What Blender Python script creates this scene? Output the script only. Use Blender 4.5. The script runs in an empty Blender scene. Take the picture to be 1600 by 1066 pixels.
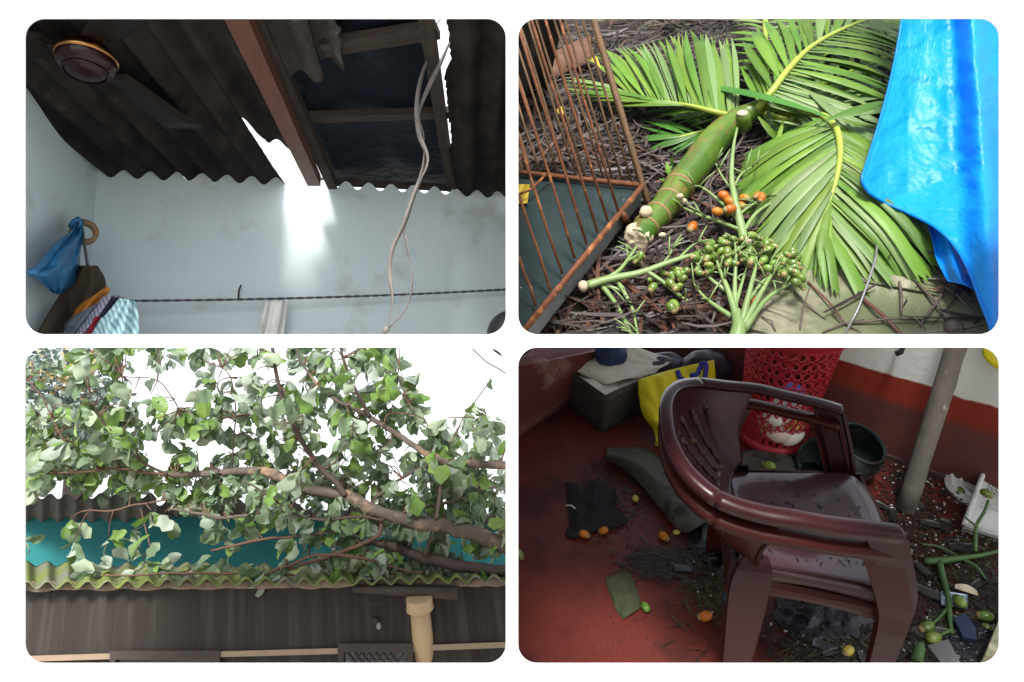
import bpy, math, random
from mathutils import Vector, Matrix, noise as mn
random.seed(7)
V = Vector
R_ = math.radians
scene = bpy.context.scene
COL = scene.collection
F = 1000.0                      # focal length in photograph pixels (1600 wide)

# ------------------------------------------------------------------ camera, sky, sun, exposure
cam_d = bpy.data.cameras.new('camera'); cam = bpy.data.objects.new('camera', cam_d); COL.objects.link(cam)
cam.rotation_euler = (math.pi / 2, 0, 0)
cam_d.sensor_width = 36; cam_d.lens = 36 * F / 1600; cam_d.clip_start = .05; cam_d.clip_end = 400
scene.camera = cam
SUN_EL, SUN_AZ = R_(50), R_(180)
w = bpy.data.worlds.new('World'); scene.world = w; w.use_nodes = True
nt = w.node_tree; bg = nt.nodes['Background']
sk = nt.nodes.new('ShaderNodeTexSky'); sk.sky_type = 'NISHITA'; sk.sun_disc = False
sk.sun_elevation = SUN_EL; sk.sun_rotation = SUN_AZ; sk.dust_density = 3.0; sk.air_density = 1.0
hs = nt.nodes.new('ShaderNodeHueSaturation'); hs.inputs['Saturation'].default_value = .45
nt.links.new(sk.outputs[0], hs.inputs['Color']); nt.links.new(hs.outputs[0], bg.inputs['Color'])
bg.inputs['Strength'].default_value = .15
sun_d = bpy.data.lights.new('sun', 'SUN'); sun_d.energy = 3.0; sun_d.angle = R_(13); sun_d.color = (1, .97, .92)
sun = bpy.data.objects.new('sun', sun_d); COL.objects.link(sun)
SUN_DIR = V((.07, math.cos(SUN_EL), -math.sin(SUN_EL)))
sun.rotation_euler = SUN_DIR.to_track_quat('-Z', 'Y').to_euler()
sun.location = (0, -6, 8)
vs = scene.view_settings
scene.display_settings.display_device = 'sRGB'
vs.view_transform = 'Standard'; vs.look = 'None'; vs.exposure = 1.1; vs.gamma = 1; vs.use_curve_mapping = False
SKY_EMIT = .85
scene.render.engine = 'CYCLES'
scene.cycles.use_denoising = True
scene.cycles.max_bounces = 8
scene.cycles.diffuse_bounces = 5
scene.cycles.transparent_max_bounces = 12
scene.cycles.sample_clamp_indirect = 6

# ------------------------------------------------------------------ geometry helpers
def ray(px, py): return V(((px - 800) / F, 1, -(py - 533) / F))
def P(px, py, Y): return ray(px, py) * Y
class Plane:
    def __init__(s, o, n): s.o = V(o); s.n = V(n).normalized()
    def hit(s, px, py, h=0.0):
        r = ray(px, py); o = s.o + s.n * h
        return r * (o.dot(s.n) / r.dot(s.n))
def frame(up, right=(1, 0, 0)):
    z = V(up).normalized(); x = V(right); x = (x - z * x.dot(z)).normalized(); y = z.cross(x)
    return Matrix((x, y, z)).transposed()
I3 = Matrix.Identity(3)
MW = {}
class MB:
    def __init__(s): s.v = []; s.f = []; s.c = None
    def add(s, vs_, fs):
        b = len(s.v); s.v += [V(p) for p in vs_]; s.f += [tuple(i + b for i in f) for f in fs]; return s
    def box(s, c, ax, ay, az, taper=1.0):
        c = V(c); ax, ay, az = V(ax), V(ay), V(az); p = []
        for k in (-1, 1):
            q = 1.0 if k < 0 else taper
            for i, j in ((-1, -1), (1, -1), (1, 1), (-1, 1)): p.append(c + ax * i * q + ay * j * q + az * k)
        return s.add(p, [(3, 2, 1, 0), (4, 5, 6, 7), (0, 1, 5, 4), (1, 2, 6, 5), (2, 3, 7, 6), (3, 0, 4, 7)])
    def prism(s, poly, d):
        n = len(poly); d = V(d); p = [V(q) for q in poly] + [V(q) + d for q in poly]
        return s.add(p, [tuple(range(n))[::-1], tuple(range(n, 2 * n))] + [(i, (i + 1) % n, n + (i + 1) % n, n + i) for i in range(n)])
    def tube(s, pts, rad, n=8, cap=True, flat=1.0, up=None, jit=0.0):
        pts = [V(p) for p in pts]; m = len(pts)
        if not hasattr(rad, '__len__'): rad = [rad] * m
        vv = []; ref = V(up) if up is not None else V((.31, .2, .93))
        for i in range(m):
            t = (pts[min(i + 1, m - 1)] - pts[max(i - 1, 0)])
            if t.length < 1e-9: t = V((0, 0, 1))
            t.normalize()
            a = ref - t * ref.dot(t)
            if a.length < 1e-3: a = V((1, .1, 0)) - t * t.x
            a.normalize(); b = t.cross(a); ref = a if up is None else ref
            for k in range(n):
                q = 2 * math.pi * k / n; r = rad[i] * (1 + (random.uniform(-jit, jit) if jit else 0))
                vv.append(pts[i] + a * math.cos(q) * r * flat + b * math.sin(q) * r)
        ff = [(i * n + k, i * n + (k + 1) % n, (i + 1) * n + (k + 1) % n, (i + 1) * n + k) for i in range(m - 1) for k in range(n)]
        if cap: ff += [tuple(range(n))[::-1], tuple(range((m - 1) * n, m * n))]
        return s.add(vv, ff)
    def ribbon(s, pts, wv):
        # flat strip; wv = list of half-width vectors
        vv = []; m = len(pts)
        for p, q in zip(pts, wv): vv += [V(p) - V(q), V(p) + V(q)]
        return s.add(vv, [(2 * i, 2 * i + 1, 2 * i + 3, 2 * i + 2) for i in range(m - 1)])
    def grid(s, nu, nv, fn, drop=None, wrap=False):
        vv = [fn(i / nu, j / nv) for j in range(nv + 1) for i in range(nu + 1)]
        ff = []
        for j in range(nv):
            for i in range(nu):
                if drop and drop((i + .5) / nu, (j + .5) / nv): continue
                a = j * (nu + 1) + i; ff.append((a, a + 1, a + nu + 2, a + nu + 1))
        return s.add(vv, ff)
    def slab(s, nu, nv, fn, off, drop=None):
        # a grid with real thickness: off(u, v) is the vector to the second skin
        a = len(s.v); s.grid(nu, nv, fn, drop); b = len(s.v)
        k = len(s.f)
        s.grid(nu, nv, lambda u, v: fn(u, v) + off(u, v), drop)
        cells = set()
        for j in range(nv):
            for i in range(nu):
                if not (drop and drop((i + .5) / nu, (j + .5) / nv)): cells.add((i, j))
        A = lambda i, j: a + j * (nu + 1) + i
        B = lambda i, j: b + j * (nu + 1) + i
        for (i, j) in cells:
            if (i, j - 1) not in cells: s.f.append((A(i, j), B(i, j), B(i + 1, j), A(i + 1, j)))
            if (i, j + 1) not in cells: s.f.append((A(i + 1, j + 1), B(i + 1, j + 1), B(i, j + 1), A(i, j + 1)))
            if (i - 1, j) not in cells: s.f.append((A(i, j + 1), B(i, j + 1), B(i, j), A(i, j)))
            if (i + 1, j) not in cells: s.f.append((A(i + 1, j), B(i + 1, j), B(i + 1, j + 1), A(i + 1, j + 1)))
        return s
    def lathe(s, o, ax, prof, n=24, xdir=None):
        o = V(o); ax = V(ax).normalized(); x = V(xdir) if xdir is not None else V((.9, .1, .3)); x = (x - ax * x.dot(ax)).normalized(); y = ax.cross(x)
        vv = [o + ax * h + (x * math.cos(2 * math.pi * k / n) + y * math.sin(2 * math.pi * k / n)) * r for r, h in prof for k in range(n)]
        m = len(prof)
        return s.add(vv, [(i * n + k, i * n + (k + 1) % n, (i + 1) * n + (k + 1) % n, (i + 1) * n + k) for i in range(m - 1) for k in range(n)])
    def ball(s, c, a, b, d, nu=10, nv=6):
        c, a, b, d = V(c), V(a), V(b), V(d)
        vv = [c - d]; 
        for j in range(1, nv):
            t = math.pi * j / nv
            vv += [c - d * math.cos(t) + (a * math.cos(2 * math.pi * k / nu) + b * math.sin(2 * math.pi * k / nu)) * math.sin(t) for k in range(nu)]
        vv.append(c + d); L = len(vv) - 1
        ff = [(0, 1 + (k + 1) % nu, 1 + k) for k in range(nu)]
        for j in range(nv - 2):
            ff += [(1 + j * nu + k, 1 + j * nu + (k + 1) % nu, 1 + (j + 1) * nu + (k + 1) % nu, 1 + (j + 1) * nu + k) for k in range(nu)]
        ff += [(L, 1 + (nv - 2) * nu + k, 1 + (nv - 2) * nu + (k + 1) % nu) for k in range(nu)]
        return s.add(vv, ff)
def mesh_from(name, mb, M, m, smooth):
    me = bpy.data.meshes.new(name); Mi = M.inverted()
    me.from_pydata([Mi @ p for p in mb.v], [], mb.f); me.materials.append(m)
    if smooth: me.polygons.foreach_set('use_smooth', [True] * len(me.polygons))
    me.update(); return me
def tag(o, label, cat=None, group=None, kind=None):
    if label: o['label'] = label
    if cat: o['category'] = cat
    if group: o['group'] = group
    if kind: o['kind'] = kind
    return o
def thing(name, label, cat, loc, R=I3, group=None):
    o = bpy.data.objects.new(name, None); COL.objects.link(o); o.empty_display_size = .05
    M = Matrix.Translation(V(loc)) @ R.to_4x4(); o.matrix_world = M; MW[o.name] = M
    return tag(o, label, cat, group)
def part(name, mb, m, parent, smooth=True, kind=None, label=None):
    M = MW[parent.name]; o = bpy.data.objects.new(name, mesh_from(name, mb, M, m, smooth)); COL.objects.link(o)
    o.parent = parent; MW[o.name] = M
    return tag(o, label, None, None, kind)
def solo(name, mb, m, loc, R=I3, label=None, cat=None, group=None, kind=None, smooth=True):
    M = Matrix.Translation(V(loc)) @ R.to_4x4()
    o = bpy.data.objects.new(name, mesh_from(name, mb, M, m, smooth)); COL.objects.link(o); o.matrix_world = M; MW[o.name] = M
    return tag(o, label, cat, group, kind)
def struct(name, mb, m, loc=(0, 0, 0), R=I3, smooth=False, label=None): return solo(name, mb, m, loc, R, label, None, None, 'structure', smooth)
def spline(pts, n):
    # Catmull-Rom through points (Vectors of any size as tuples)
    pts = [tuple(p) for p in pts]; out = []; m = len(pts) - 1
    for k in range(n + 1):
        t = k / n * m; i = min(int(t), m - 1); f = t - i
        p = [pts[max(i - 1, 0)], pts[i], pts[i + 1], pts[min(i + 2, m)]]
        out.append(tuple(.5 * (2 * b + (c - a) * f + (2 * a - 5 * b + 4 * c - d) * f * f + (3 * b - a - 3 * c + d) * f ** 3) for a, b, c, d in zip(*p)))
    return out
def lerp(a, b, t): return a + (b - a) * t
def poly_at(pts, t):
    # point on a polyline by fraction of index
    m = len(pts) - 1; x = max(0, min(t, 1)) * m; i = min(int(x), m - 1); f = x - i
    return tuple(a + (b - a) * f for a, b in zip(pts[i], pts[i + 1]))
def inpoly(x, y, poly):
    r = False; n = len(poly)
    for i in range(n):
        x1, y1 = poly[i]; x2, y2 = poly[i - 1]
        if (y1 > y) != (y2 > y) and x < (x2 - x1) * (y - y1) / (y2 - y1) + x1: r = not r
    return r
def nz(p, s=1.0, seed=0.0): return mn.noise(V((p[0] * s + seed * 13.1, p[1] * s + seed * 7.7, p[2] * s + seed * 3.3)))

# ------------------------------------------------------------------ materials
def mat(name, c1, c2=None, rough=.6, scale=8.0, bump=0.0, bscale=None, metal=0.0, spec=.28, rand=0.0, back=None, transl=0.0, detail=5.0, c3=None, scale3=None, thr=.62, stretch=None, coat=0.0, rough2=None, emit=None, band=None, ridge=None):
    m = bpy.data.materials.new(name); m.use_nodes = True; N = m.node_tree.nodes; L = m.node_tree.links
    b = N['Principled BSDF']; b.inputs['Roughness'].default_value = rough; b.inputs['Metallic'].default_value = metal
    b.inputs['Specular IOR Level'].default_value = spec; b.inputs['Coat Weight'].default_value = coat
    if coat: b.inputs['Coat Roughness'].default_value = .12
    tc = N.new('ShaderNodeTexCoord'); vec = tc.outputs['Object']
    if stretch:
        mp = N.new('ShaderNodeMapping'); mp.inputs['Scale'].default_value = stretch; L.new(vec, mp.inputs[0]); vec = mp.outputs[0]
    def noi(s, d=detail):
        n = N.new('ShaderNodeTexNoise'); n.inputs['Scale'].default_value = s; n.inputs['Detail'].default_value = d; n.inputs['Roughness'].default_value = .62
        L.new(vec, n.inputs['Vector']); return n.outputs['Fac']
    def ramp(fac, lo, hi):
        r = N.new('ShaderNodeMapRange'); r.inputs[1].default_value = lo; r.inputs[2].default_value = hi; L.new(fac, r.inputs[0]); return r.outputs[0]
    def mix(fac, a, bb):
        x = N.new('ShaderNodeMix'); x.data_type = 'RGBA'
        if isinstance(fac, float): x.inputs[0].default_value = fac
        else: L.new(fac, x.inputs[0])
        for s_, val in ((6, a), (7, bb)):
            if isinstance(val, tuple): x.inputs[s_].default_value = (*val, 1)
            else: L.new(val, x.inputs[s_])
        return x.outputs[2]
    col = c1
    if c2: col = mix(ramp(noi(scale), .3, .7), c1, c2)
    if band:   # painted bands by height: list of (z, colour) going up, wavy brush edge
        sp = N.new('ShaderNodeSeparateXYZ'); L.new(tc.outputs['Object'], sp.inputs[0])
        wz = N.new('ShaderNodeMath'); wz.operation = 'MULTIPLY_ADD'; wz.inputs[1].default_value = .03; L.new(noi(6), wz.inputs[0]); L.new(sp.outputs['Z'], wz.inputs[2])
        for z, cc, soft in band: col = mix(ramp(wz.outputs[0], z + .015 - soft, z + .015 + soft), col, cc)
    if c3: col = mix(ramp(noi(scale3 or scale * .35), thr - .05, thr + .06), col, c3)
    if rand:
        oi = N.new('ShaderNodeObjectInfo'); h = N.new('ShaderNodeHueSaturation')
        h.inputs['Hue'].default_value = .5
        mr = N.new('ShaderNodeMapRange'); mr.inputs[3].default_value = 1 - rand; mr.inputs[4].default_value = 1 + rand; L.new(oi.outputs['Random'], mr.inputs[0]); L.new(mr.outputs[0], h.inputs['Value'])
        mr2 = N.new('ShaderNodeMapRange'); mr2.inputs[3].default_value = .5 - rand * .06; mr2.inputs[4].default_value = .5 + rand * .06
        fr = N.new('ShaderNodeMath'); fr.operation = 'FRACT'; mu = N.new('ShaderNodeMath'); mu.operation = 'MULTIPLY'; mu.inputs[1].default_value = 17.3; L.new(oi.outputs['Random'], mu.inputs[0]); L.new(mu.outputs[0], fr.inputs[0]); L.new(fr.outputs[0], mr2.inputs[0]); L.new(mr2.outputs[0], h.inputs['Hue'])
        if isinstance(col, tuple): h.inputs['Color'].default_value = (*col, 1)
        else: L.new(col, h.inputs['Color'])
        col = h.outputs[0]
    if back:
        g = N.new('ShaderNodeNewGeometry'); col = mix(g.outputs['Backfacing'], col, back)
    if isinstance(col, tuple): b.inputs['Base Color'].default_value = (*col, 1)
    else: L.new(col, b.inputs['Base Color'])
    if rough2 is not None:
        r = N.new('ShaderNodeMapRange'); r.inputs[1].default_value = .35; r.inputs[2].default_value = .65; r.inputs[3].default_value = rough; r.inputs[4].default_value = rough2
        L.new(noi(scale * .6), r.inputs[0]); L.new(r.outputs[0], b.inputs['Roughness'])
    if bump:
        bp = N.new('ShaderNodeBump'); bp.inputs['Strength'].default_value = 1.0; bp.inputs['Distance'].default_value = bump
        L.new(noi(bscale or scale * 3), bp.inputs['Height']); L.new(bp.outputs[0], b.inputs['Normal'])
    if ridge:
        rn = N.new('ShaderNodeTexNoise'); rn.noise_type = 'RIDGED_MULTIFRACTAL'; rn.inputs['Scale'].default_value = ridge[0]; rn.inputs['Detail'].default_value = 3; L.new(vec, rn.inputs['Vector'])
        b2 = N.new('ShaderNodeBump'); b2.inputs['Distance'].default_value = ridge[1]; L.new(rn.outputs['Fac'], b2.inputs['Height'])
        if bump: L.new(bp.outputs[0], b2.inputs['Normal'])
        L.new(b2.outputs[0], b.inputs['Normal'])
    if transl:
        t = N.new('ShaderNodeBsdfTranslucent'); mx = N.new('ShaderNodeMixShader'); mx.inputs[0].default_value = transl
        if isinstance(col, tuple): t.inputs['Color'].default_value = (*col, 1)
        else: L.new(col, t.inputs['Color'])
        out = N['Material Output']; L.new(b.outputs[0], mx.inputs[1]); L.new(t.outputs[0], mx.inputs[2]); L.new(mx.outputs[0], out.inputs['Surface'])
    if emit:
        b.inputs['Emission Color'].default_value = (*emit[0], 1); b.inputs['Emission Strength'].default_value = emit[1]
    return m
M_white = mat('white_wall_paint', (.86, .86, .86), rough=.9, spec=.2)
M_shelf = mat('divider_paint', (.5, .5, .5), (.45, .45, .44), rough=.9, scale=3)
M_bounce = mat('pale_bounce_ground', (.34, .31, .27), (.42, .39, .34), rough=.95, scale=.6)  # unseen ground, made pale so that it bounces light upward

# ------------------------------------------------------------------ the setting shared by the four views
g = MB().add([(-70, -70, -5.2), (70, -70, -5.2), (70, 70, -5.2), (-70, 70, -5.2)], [(0, 1, 2, 3)]); struct('ground', g, M_bounce)
# overcast sky behind everything
sky_m = bpy.data.materials.new('overcast_sky'); sky_m.use_nodes = True
N = sky_m.node_tree.nodes; N.clear(); em = N.new('ShaderNodeEmission'); ou = N.new('ShaderNodeOutputMaterial')
tc = N.new('ShaderNodeTexCoord'); no = N.new('ShaderNodeTexNoise'); no.inputs['Scale'].default_value = .12; no.inputs['Detail'].default_value = 4
mx = N.new('ShaderNodeMix'); mx.data_type = 'RGBA'; mx.inputs[6].default_value = (.86, .91, 1, 1); mx.inputs[7].default_value = (.97, .98, 1, 1)
LK = sky_m.node_tree.links; LK.new(tc.outputs['Object'], no.inputs['Vector']); LK.new(no.outputs['Fac'], mx.inputs[0]); LK.new(mx.outputs[2], em.inputs['Color']); LK.new(em.outputs[0], ou.inputs['Surface'])
em.inputs['Strength'].default_value = SKY_EMIT
s_ = MB().grid(48, 12, lambda u, v: V((26 * math.cos(math.pi * (1 - u)), 17 * math.sin(math.pi * u) ** .6 + 1.0, -5.1 + 17 * v)))
struct('sky', s_, sky_m, smooth=True)
# white display wall with four rounded openings, 1 m from the camera
cu = bpy.data.curves.new('display_wall', 'CURVE'); cu.dimensions = '2D'; cu.fill_mode = 'BOTH'; cu.extrude = .0015
def poly(pts):
    sp = cu.splines.new('POLY'); sp.points.add(len(pts) - 1); sp.use_cyclic_u = True
    for q, (x, y) in zip(sp.points, pts): q.co = (x, y, 0, 1)
poly([(-.83, -1.1), (1.35, -1.1), (1.35, .56), (-.83, .56)])  # right and bottom carried past the view to block front light on the chairs
for x0, x1 in ((38, 790.5), (809.5, 1562.5)):
    for y0, y1 in ((28.5, 522.5), (543, 1037.5)):
        r = 30; pts = []
        for cx, cy, a0 in ((x1 - r, y0 + r, 0), (x0 + r, y0 + r, 90), (x0 + r, y1 - r, 180), (x1 - r, y1 - r, 270)):
            for k in range(13):
                a = R_(a0 + k * 7.5); pts.append(((cx + r * math.cos(a) - 800) / F, -(cy - r * math.sin(a) - 533) / F))
        poly(pts)
tmp = bpy.data.objects.new('tmp', cu); COL.objects.link(tmp)
dg = bpy.context.evaluated_depsgraph_get(); me = bpy.data.meshes.new_from_object(tmp.evaluated_get(dg)); bpy.data.objects.remove(tmp)
me.materials.clear(); me.materials.append(M_white); me.name = 'display_wall'
dw = bpy.data.objects.new('display_wall', me); COL.objects.link(dw); dw.location = (0, 1.0015, 0); dw.rotation_euler = (math.pi / 2, 0, 0); dw['kind'] = 'structure'
dw['label'] = 'white wall with four rounded openings that look into four places'
# thin unseen dividers behind it, added so light does not leak between views
struct('divider', MB().box((0, 2.3, .35), (.004, 0, 0), (0, 1.24, 0), (0, 0, .345)).box((0, 2.3, -.70), (.004, 0, 0), (0, 1.24, 0), (0, 0, .69)), M_shelf)
struct('shelf', MB().box((-1.4, 2.27, 0), (1.396, 0, 0), (0, 1.22, 0), (0, 0, .004)), M_shelf)

#==UL==
#==UR==
#==LL==
#==LR==
# ================================================================== upper left: a room seen from inside, its sheet roof broken
U_O = P(152, 270, 3.0); U_E = (P(790, 305, 3.46) - U_O).normalized(); U_UP = V((-.05, .182, .983)); U_UP = (U_UP - U_E * U_UP.dot(U_E)).normalized()
U_IN = -U_UP.cross(U_E)                       # away from the room, through the back wall
R_U = Matrix((U_E, U_IN, U_UP)).transposed()
if R_U.determinant() < 0: U_IN = -U_IN; R_U = Matrix((U_E, U_IN, U_UP)).transposed()
U_WALL = Plane(U_O, U_IN)
U_D = V((.08, -1, .187)).normalized()         # up the slope of the roof, towards the viewer
U_RN = U_E.cross(U_D).normalized()
if U_RN.z < 0: U_RN = -U_RN
U_ROOF = Plane(U_O, U_RN)
def st(px, py, h=0.0):
    q = U_ROOF.hit(px, py, h) - U_O - U_RN * h
    a = U_E.dot(U_D); s = (q.dot(U_E) - a * q.dot(U_D)) / (1 - a * a); return s, q.dot(U_D) - a * s
def RP(s, t, h=0.0): return U_O + U_E * s + U_D * t + U_RN * h
PITCH = .113
def wave(s): return .021 * math.cos(2 * math.pi * s / PITCH)
M_plaster = mat('pale_blue_plaster', (.64, .735, .755), (.54, .64, .665), rough=.85, scale=1.3, bump=.003, bscale=14, c3=(.46, .53, .53), scale3=3.0, thr=.62, spec=.25)
M_asb = mat('dark_roof_sheet', (.012, .0105, .0095), (.042, .036, .032), rough=.9, spec=.04, scale=5, bump=.004, bscale=60, c3=(.055, .048, .042), scale3=9, thr=.66, detail=8)  # dark base colour with paler patches at random
M_asb2 = mat('grey_roof_sheet', (.035, .032, .029), (.065, .06, .055), rough=.9, spec=.05, scale=7, bump=.003, bscale=60, c3=(.1, .095, .085), scale3=10, thr=.6)
M_wood = mat('brown_timber', (.21, .085, .045), (.15, .062, .035), rough=.55, scale=4, stretch=(9, 1.2, 9), bump=.002, bscale=30)
M_wood_d = mat('weathered_timber', (.035, .028, .024), (.065, .052, .044), rough=.85, spec=.08, scale=4, stretch=(2, 9, 9), bump=.003, bscale=30)
M_poly = mat('black_polythene', (.004, .006, .011), (.007, .010, .017), rough=.5, spec=.08, scale=3, bump=.02, bscale=5)
# walls
wl = MB().slab(320, 4, lambda u, v: U_O + U_E * lerp(-.25, 2.02, u) + U_UP * lerp(-.79, wave(lerp(-.25, 2.02, u)) + .006, v) , lambda u, v: U_IN * .1)
wl.v = [V((p.x, p.y, max(p.z, .006))) for p in wl.v]
struct('back_wall', wl, M_plaster, U_O, R_U)
lw_d = V((.234, -.97, .0)).normalized()
lww = MB().slab(4, 4, lambda u, v: U_O + lw_d * lerp(.0, 1.6, u) + U_UP * lerp(-.79, .35, v) , lambda u, v: -U_E * .1)
lww.v = [V((p.x, p.y, max(p.z, .006))) for p in lww.v]
struct('left_wall', lww, M_plaster, U_O, R_U)
# corrugated sheets: left edge l(t), right edge r(t) in metres along the eave, t from t0 to t1 up the slope
def sheet(name_label, l, r, t0, t1, m=None, nt_=30, h=0.0, sag=None, rag=0.0, seed=1.0):
    def fn(u, v):
        t = lerp(t0, t1, v)
        s0, s1 = l(t), r(t)
        s = lerp(s0, s1, u)
        te = t + (rag * nz((s * 9, 0, seed)) if v == 0 else 0)
        hh = h + wave(s) + (sag(s, t) if sag else 0)
        return RP(s, te, hh)
    ncol = max(6, int(abs(r((t0 + t1) / 2) - l((t0 + t1) / 2)) / PITCH * 12))
    mb = MB().slab(ncol, nt_, fn, lambda u, v: U_RN * .006)
    return solo('roof_sheet', mb, m or M_asb, RP((l(t0) + r(t0)) / 2, t0), R_U, name_label, 'roof sheet', 'corrugated roof sheets of the broken roof')
T_TOP = 1.5
def edge(pts, amp=.006, seed=0.0, h=0.0):
    q = sorted([st(x, y, h)[::-1] for x, y in pts])
    def fn(t):
        if t <= q[0][0]: s = q[0][1]
        elif t >= q[-1][0]: s = q[-1][1]
        else:
            for (a, b), (c, d) in zip(q, q[1:]):
                if a <= t <= c: s = b + (d - b) * (t - a) / max(c - a, 1e-6); break
        return s + amp * nz((t * 40, seed, 0)) + amp * .7 * nz((t * 90, seed, 3))
    return fn
seam = st(262, 276)[0]
sheet('dark corrugated sheet at the far left of the ceiling, above the fan', lambda t: -.07, lambda t: seam + .03, -.04, T_TOP, h=.0)
slit_l = edge([(372, 181), (390, 212), (408, 236), (424, 262), (440, 280), (446, 288)], .008, 2)
t_sl = st(372, 179)[1]; t_b2 = st(421, 224)[1]
sheet('dark corrugated sheet whose right edge is broken along the bright slit', lambda t: seam, lambda t: slit_l(min(t, t_sl)) + (0 if t < t_sl else min(.35, (t - t_sl) * 6) * .03), -.04, T_TOP, h=.008, nt_=60)
slit_r = edge([(384, 179), (402, 203), (422, 225)], .003, 5)
b2_r = edge([(386, 36), (418, 80), (434, 130), (447, 170), (455, 225)], .01, 6)
sheet('dark broken sheet ending beside the brown beam above the slit', lambda t: slit_r(t) if t < t_sl else slit_l(t_sl) - .01, b2_r, t_b2, T_TOP, h=.0, nt_=50)
tc_l = st(395, 40)[0]
sheet('short grey broken sheet with a ragged lower end beside the beam', edge([(405, 30), (452, 133)], .004, 7), edge([(478, 30), (503, 115)], .004, 8), st(480, 122)[1], T_TOP, M_asb2, h=.006, rag=.03, seed=2)
sheet('grey broken sheet fragment with a rounded ragged corner under the dark polythene', edge([(474, 30), (505, 117)], .004, 9), edge([(521, 30), (532, 62), (534, 100)], .012, 10), st(515, 108)[1], T_TOP, M_asb2, h=.03, rag=.05, seed=3)
d_l = edge([(697, 30), (702, 62), (705, 103), (695, 112), (698, 150), (702, 190), (706, 225), (702, 236), (706, 270), (712, 302)], .008, 11)
sheet('dark corrugated sheet at the right edge beside the hanging straps', d_l, lambda t: 2.06, -.04, T_TOP, h=.0, nt_=80)
#sheet('low scalloped strip of sheet left along the top of the wall', edge([(503, 292), (505, 285)], 0), lambda t: d_l(0) + .02, -.04, .03, h=.004, nt_=4)
# black polythene laid over the hole
p0, p1 = st(452, 150, .09), st(698, 298, .09)
pol_l = edge([(511, 288), (478, 200), (440, 110), (405, 30)], .004, 21, .085)
pol_r = edge([(666, 30), (705, 300)], .002, 22, .085)
pol = MB().grid(34, 30, lambda u, v: RP(lerp(pol_l(lerp(.045, T_TOP, v)), pol_r(lerp(-.12, T_TOP, v)), u), lerp(-.12, T_TOP, v), .085 + .02 * nz((u * 4, v * 5, 1)) - .012 * math.sin(u * 9 + v * 2)))
solo('polythene_sheet', pol, M_poly, RP(1.3, .6, .08), R_U, 'black polythene sheet stretched over the hole in the roof', 'tarpaulin')
# timbers
def beam_px(name, a, b, wpx, hpx, h, m, label, group=None, thick=.05):
    A = U_ROOF.hit(*a, h); B = U_ROOF.hit(*b, h); d = (B - A); L = d.length; d.normalize()
    side = U_RN.cross(d).normalized(); up = U_RN
    mb = MB(); n = 9
    for k in range(n):
        t = k / (n - 1); c = A + d * L * t + side * .004 * nz((t * 6, wpx, 2)); wv = lerp(wpx, hpx, t)
        mb.v += [c - side * wv, c + side * wv, c + side * wv + up * thick, c - side * wv + up * thick]
    for k in range(n - 1):
        q = 4 * k
        for i in range(4): mb.f.append((q + i, q + (i + 1) % 4, q + 4 + (i + 1) % 4, q + 4 + i))
    mb.f += [(3, 2, 1, 0), tuple(4 * (n - 1) + i for i in range(4))]
    R = Matrix((d, side, up)).transposed()
    if R.determinant() < 0: R = Matrix((d, -side, up)).transposed()
    return solo(name, mb, m, A, R, label, 'beam', group, smooth=False)
M_wood2 = mat('brown_beam_timber', (.125, .046, .027), (.085, .033, .02), rough=.5, scale=5, stretch=(1.2, 9, 9), bump=.002, bscale=30)
beam_px('rafter', (361, 14), (491, 291), .034, .030, -.09, M_wood2, 'reddish brown rafter crossing the bright gap in the roof', thick=.055)
beam_px('rafter', (397, 30), (520, 296), .026, .022, -.02, M_wood_d, 'dark weathered rafter just right of the brown rafter', thick=.05)
beam_px('rafter', (663, 20), (706, 300), .025, .023, .015, M_wood_d, 'grey rafter along the bright gap near the hanging straps', thick=.05)
beam_px('batten', (505, 80), (684, 52), .034, .034, .03, M_wood_d, 'upper grey batten under the black polythene', 'roof battens under the polythene', .03)
beam_px('batten', (468, 189), (702, 181), .024, .024, .03, M_wood_d, 'middle batten under the black polythene', 'roof battens under the polythene', .03)
beam_px('batten', (500, 288), (712, 298), .016, .016, .02, M_wood_d, 'lowest batten along the top of the wall', 'roof battens under the polythene', .03)
# ceiling fan
M_fan = mat('maroon_enamel', (.018, .003, .004), rough=.25, spec=.3); M_gold = mat('gold_band', (.40, .2, .07), rough=.28, metal=1); M_fdark = mat('dark_brown_enamel', (.010, .007, .006), (.016, .011, .009), rough=.45, spec=.12, scale=9)
fc = P(133, 120, 2.05)
fan = thing('ceiling_fan', 'maroon ceiling fan with a gold ring and dark blades under the sheets', 'ceiling fan', fc + U_UP * .30, R_U)
fx = U_UP.cross(V((0, 0, 1))) if False else U_E
part('motor', MB().lathe(fc, U_UP, [(.001, -.042), (.045, -.04), (.066, -.032), (.07, -.026), (.074, -.028), (.082, -.018), (.086, -.012), (.09, -.012), (.097, 0), (.1, .02), (.1, .03), (.085, .06), (.05, .08), (.018, .085), (.001, .085)], 40), M_fan, fan)
part('gold_ring', MB().lathe(fc, U_UP, [(.099, .018), (.1045, .022), (.1045, .034), (.099, .038)], 40), M_gold, fan)
part('rim', MB().lathe(fc, U_UP, [(.070, -.034), (.0755, -.036), (.079, -.03), (.075, -.024)], 40), M_fan, fan)
part('rod', MB().tube([fc + U_UP * .08, fc + U_UP * .34], .012), M_fdark, fan)
part('canopy', MB().lathe(fc, U_UP, [(.012, .24), (.03, .25), (.055, .30), (.06, .335)], 24), M_fan, fan)
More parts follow.
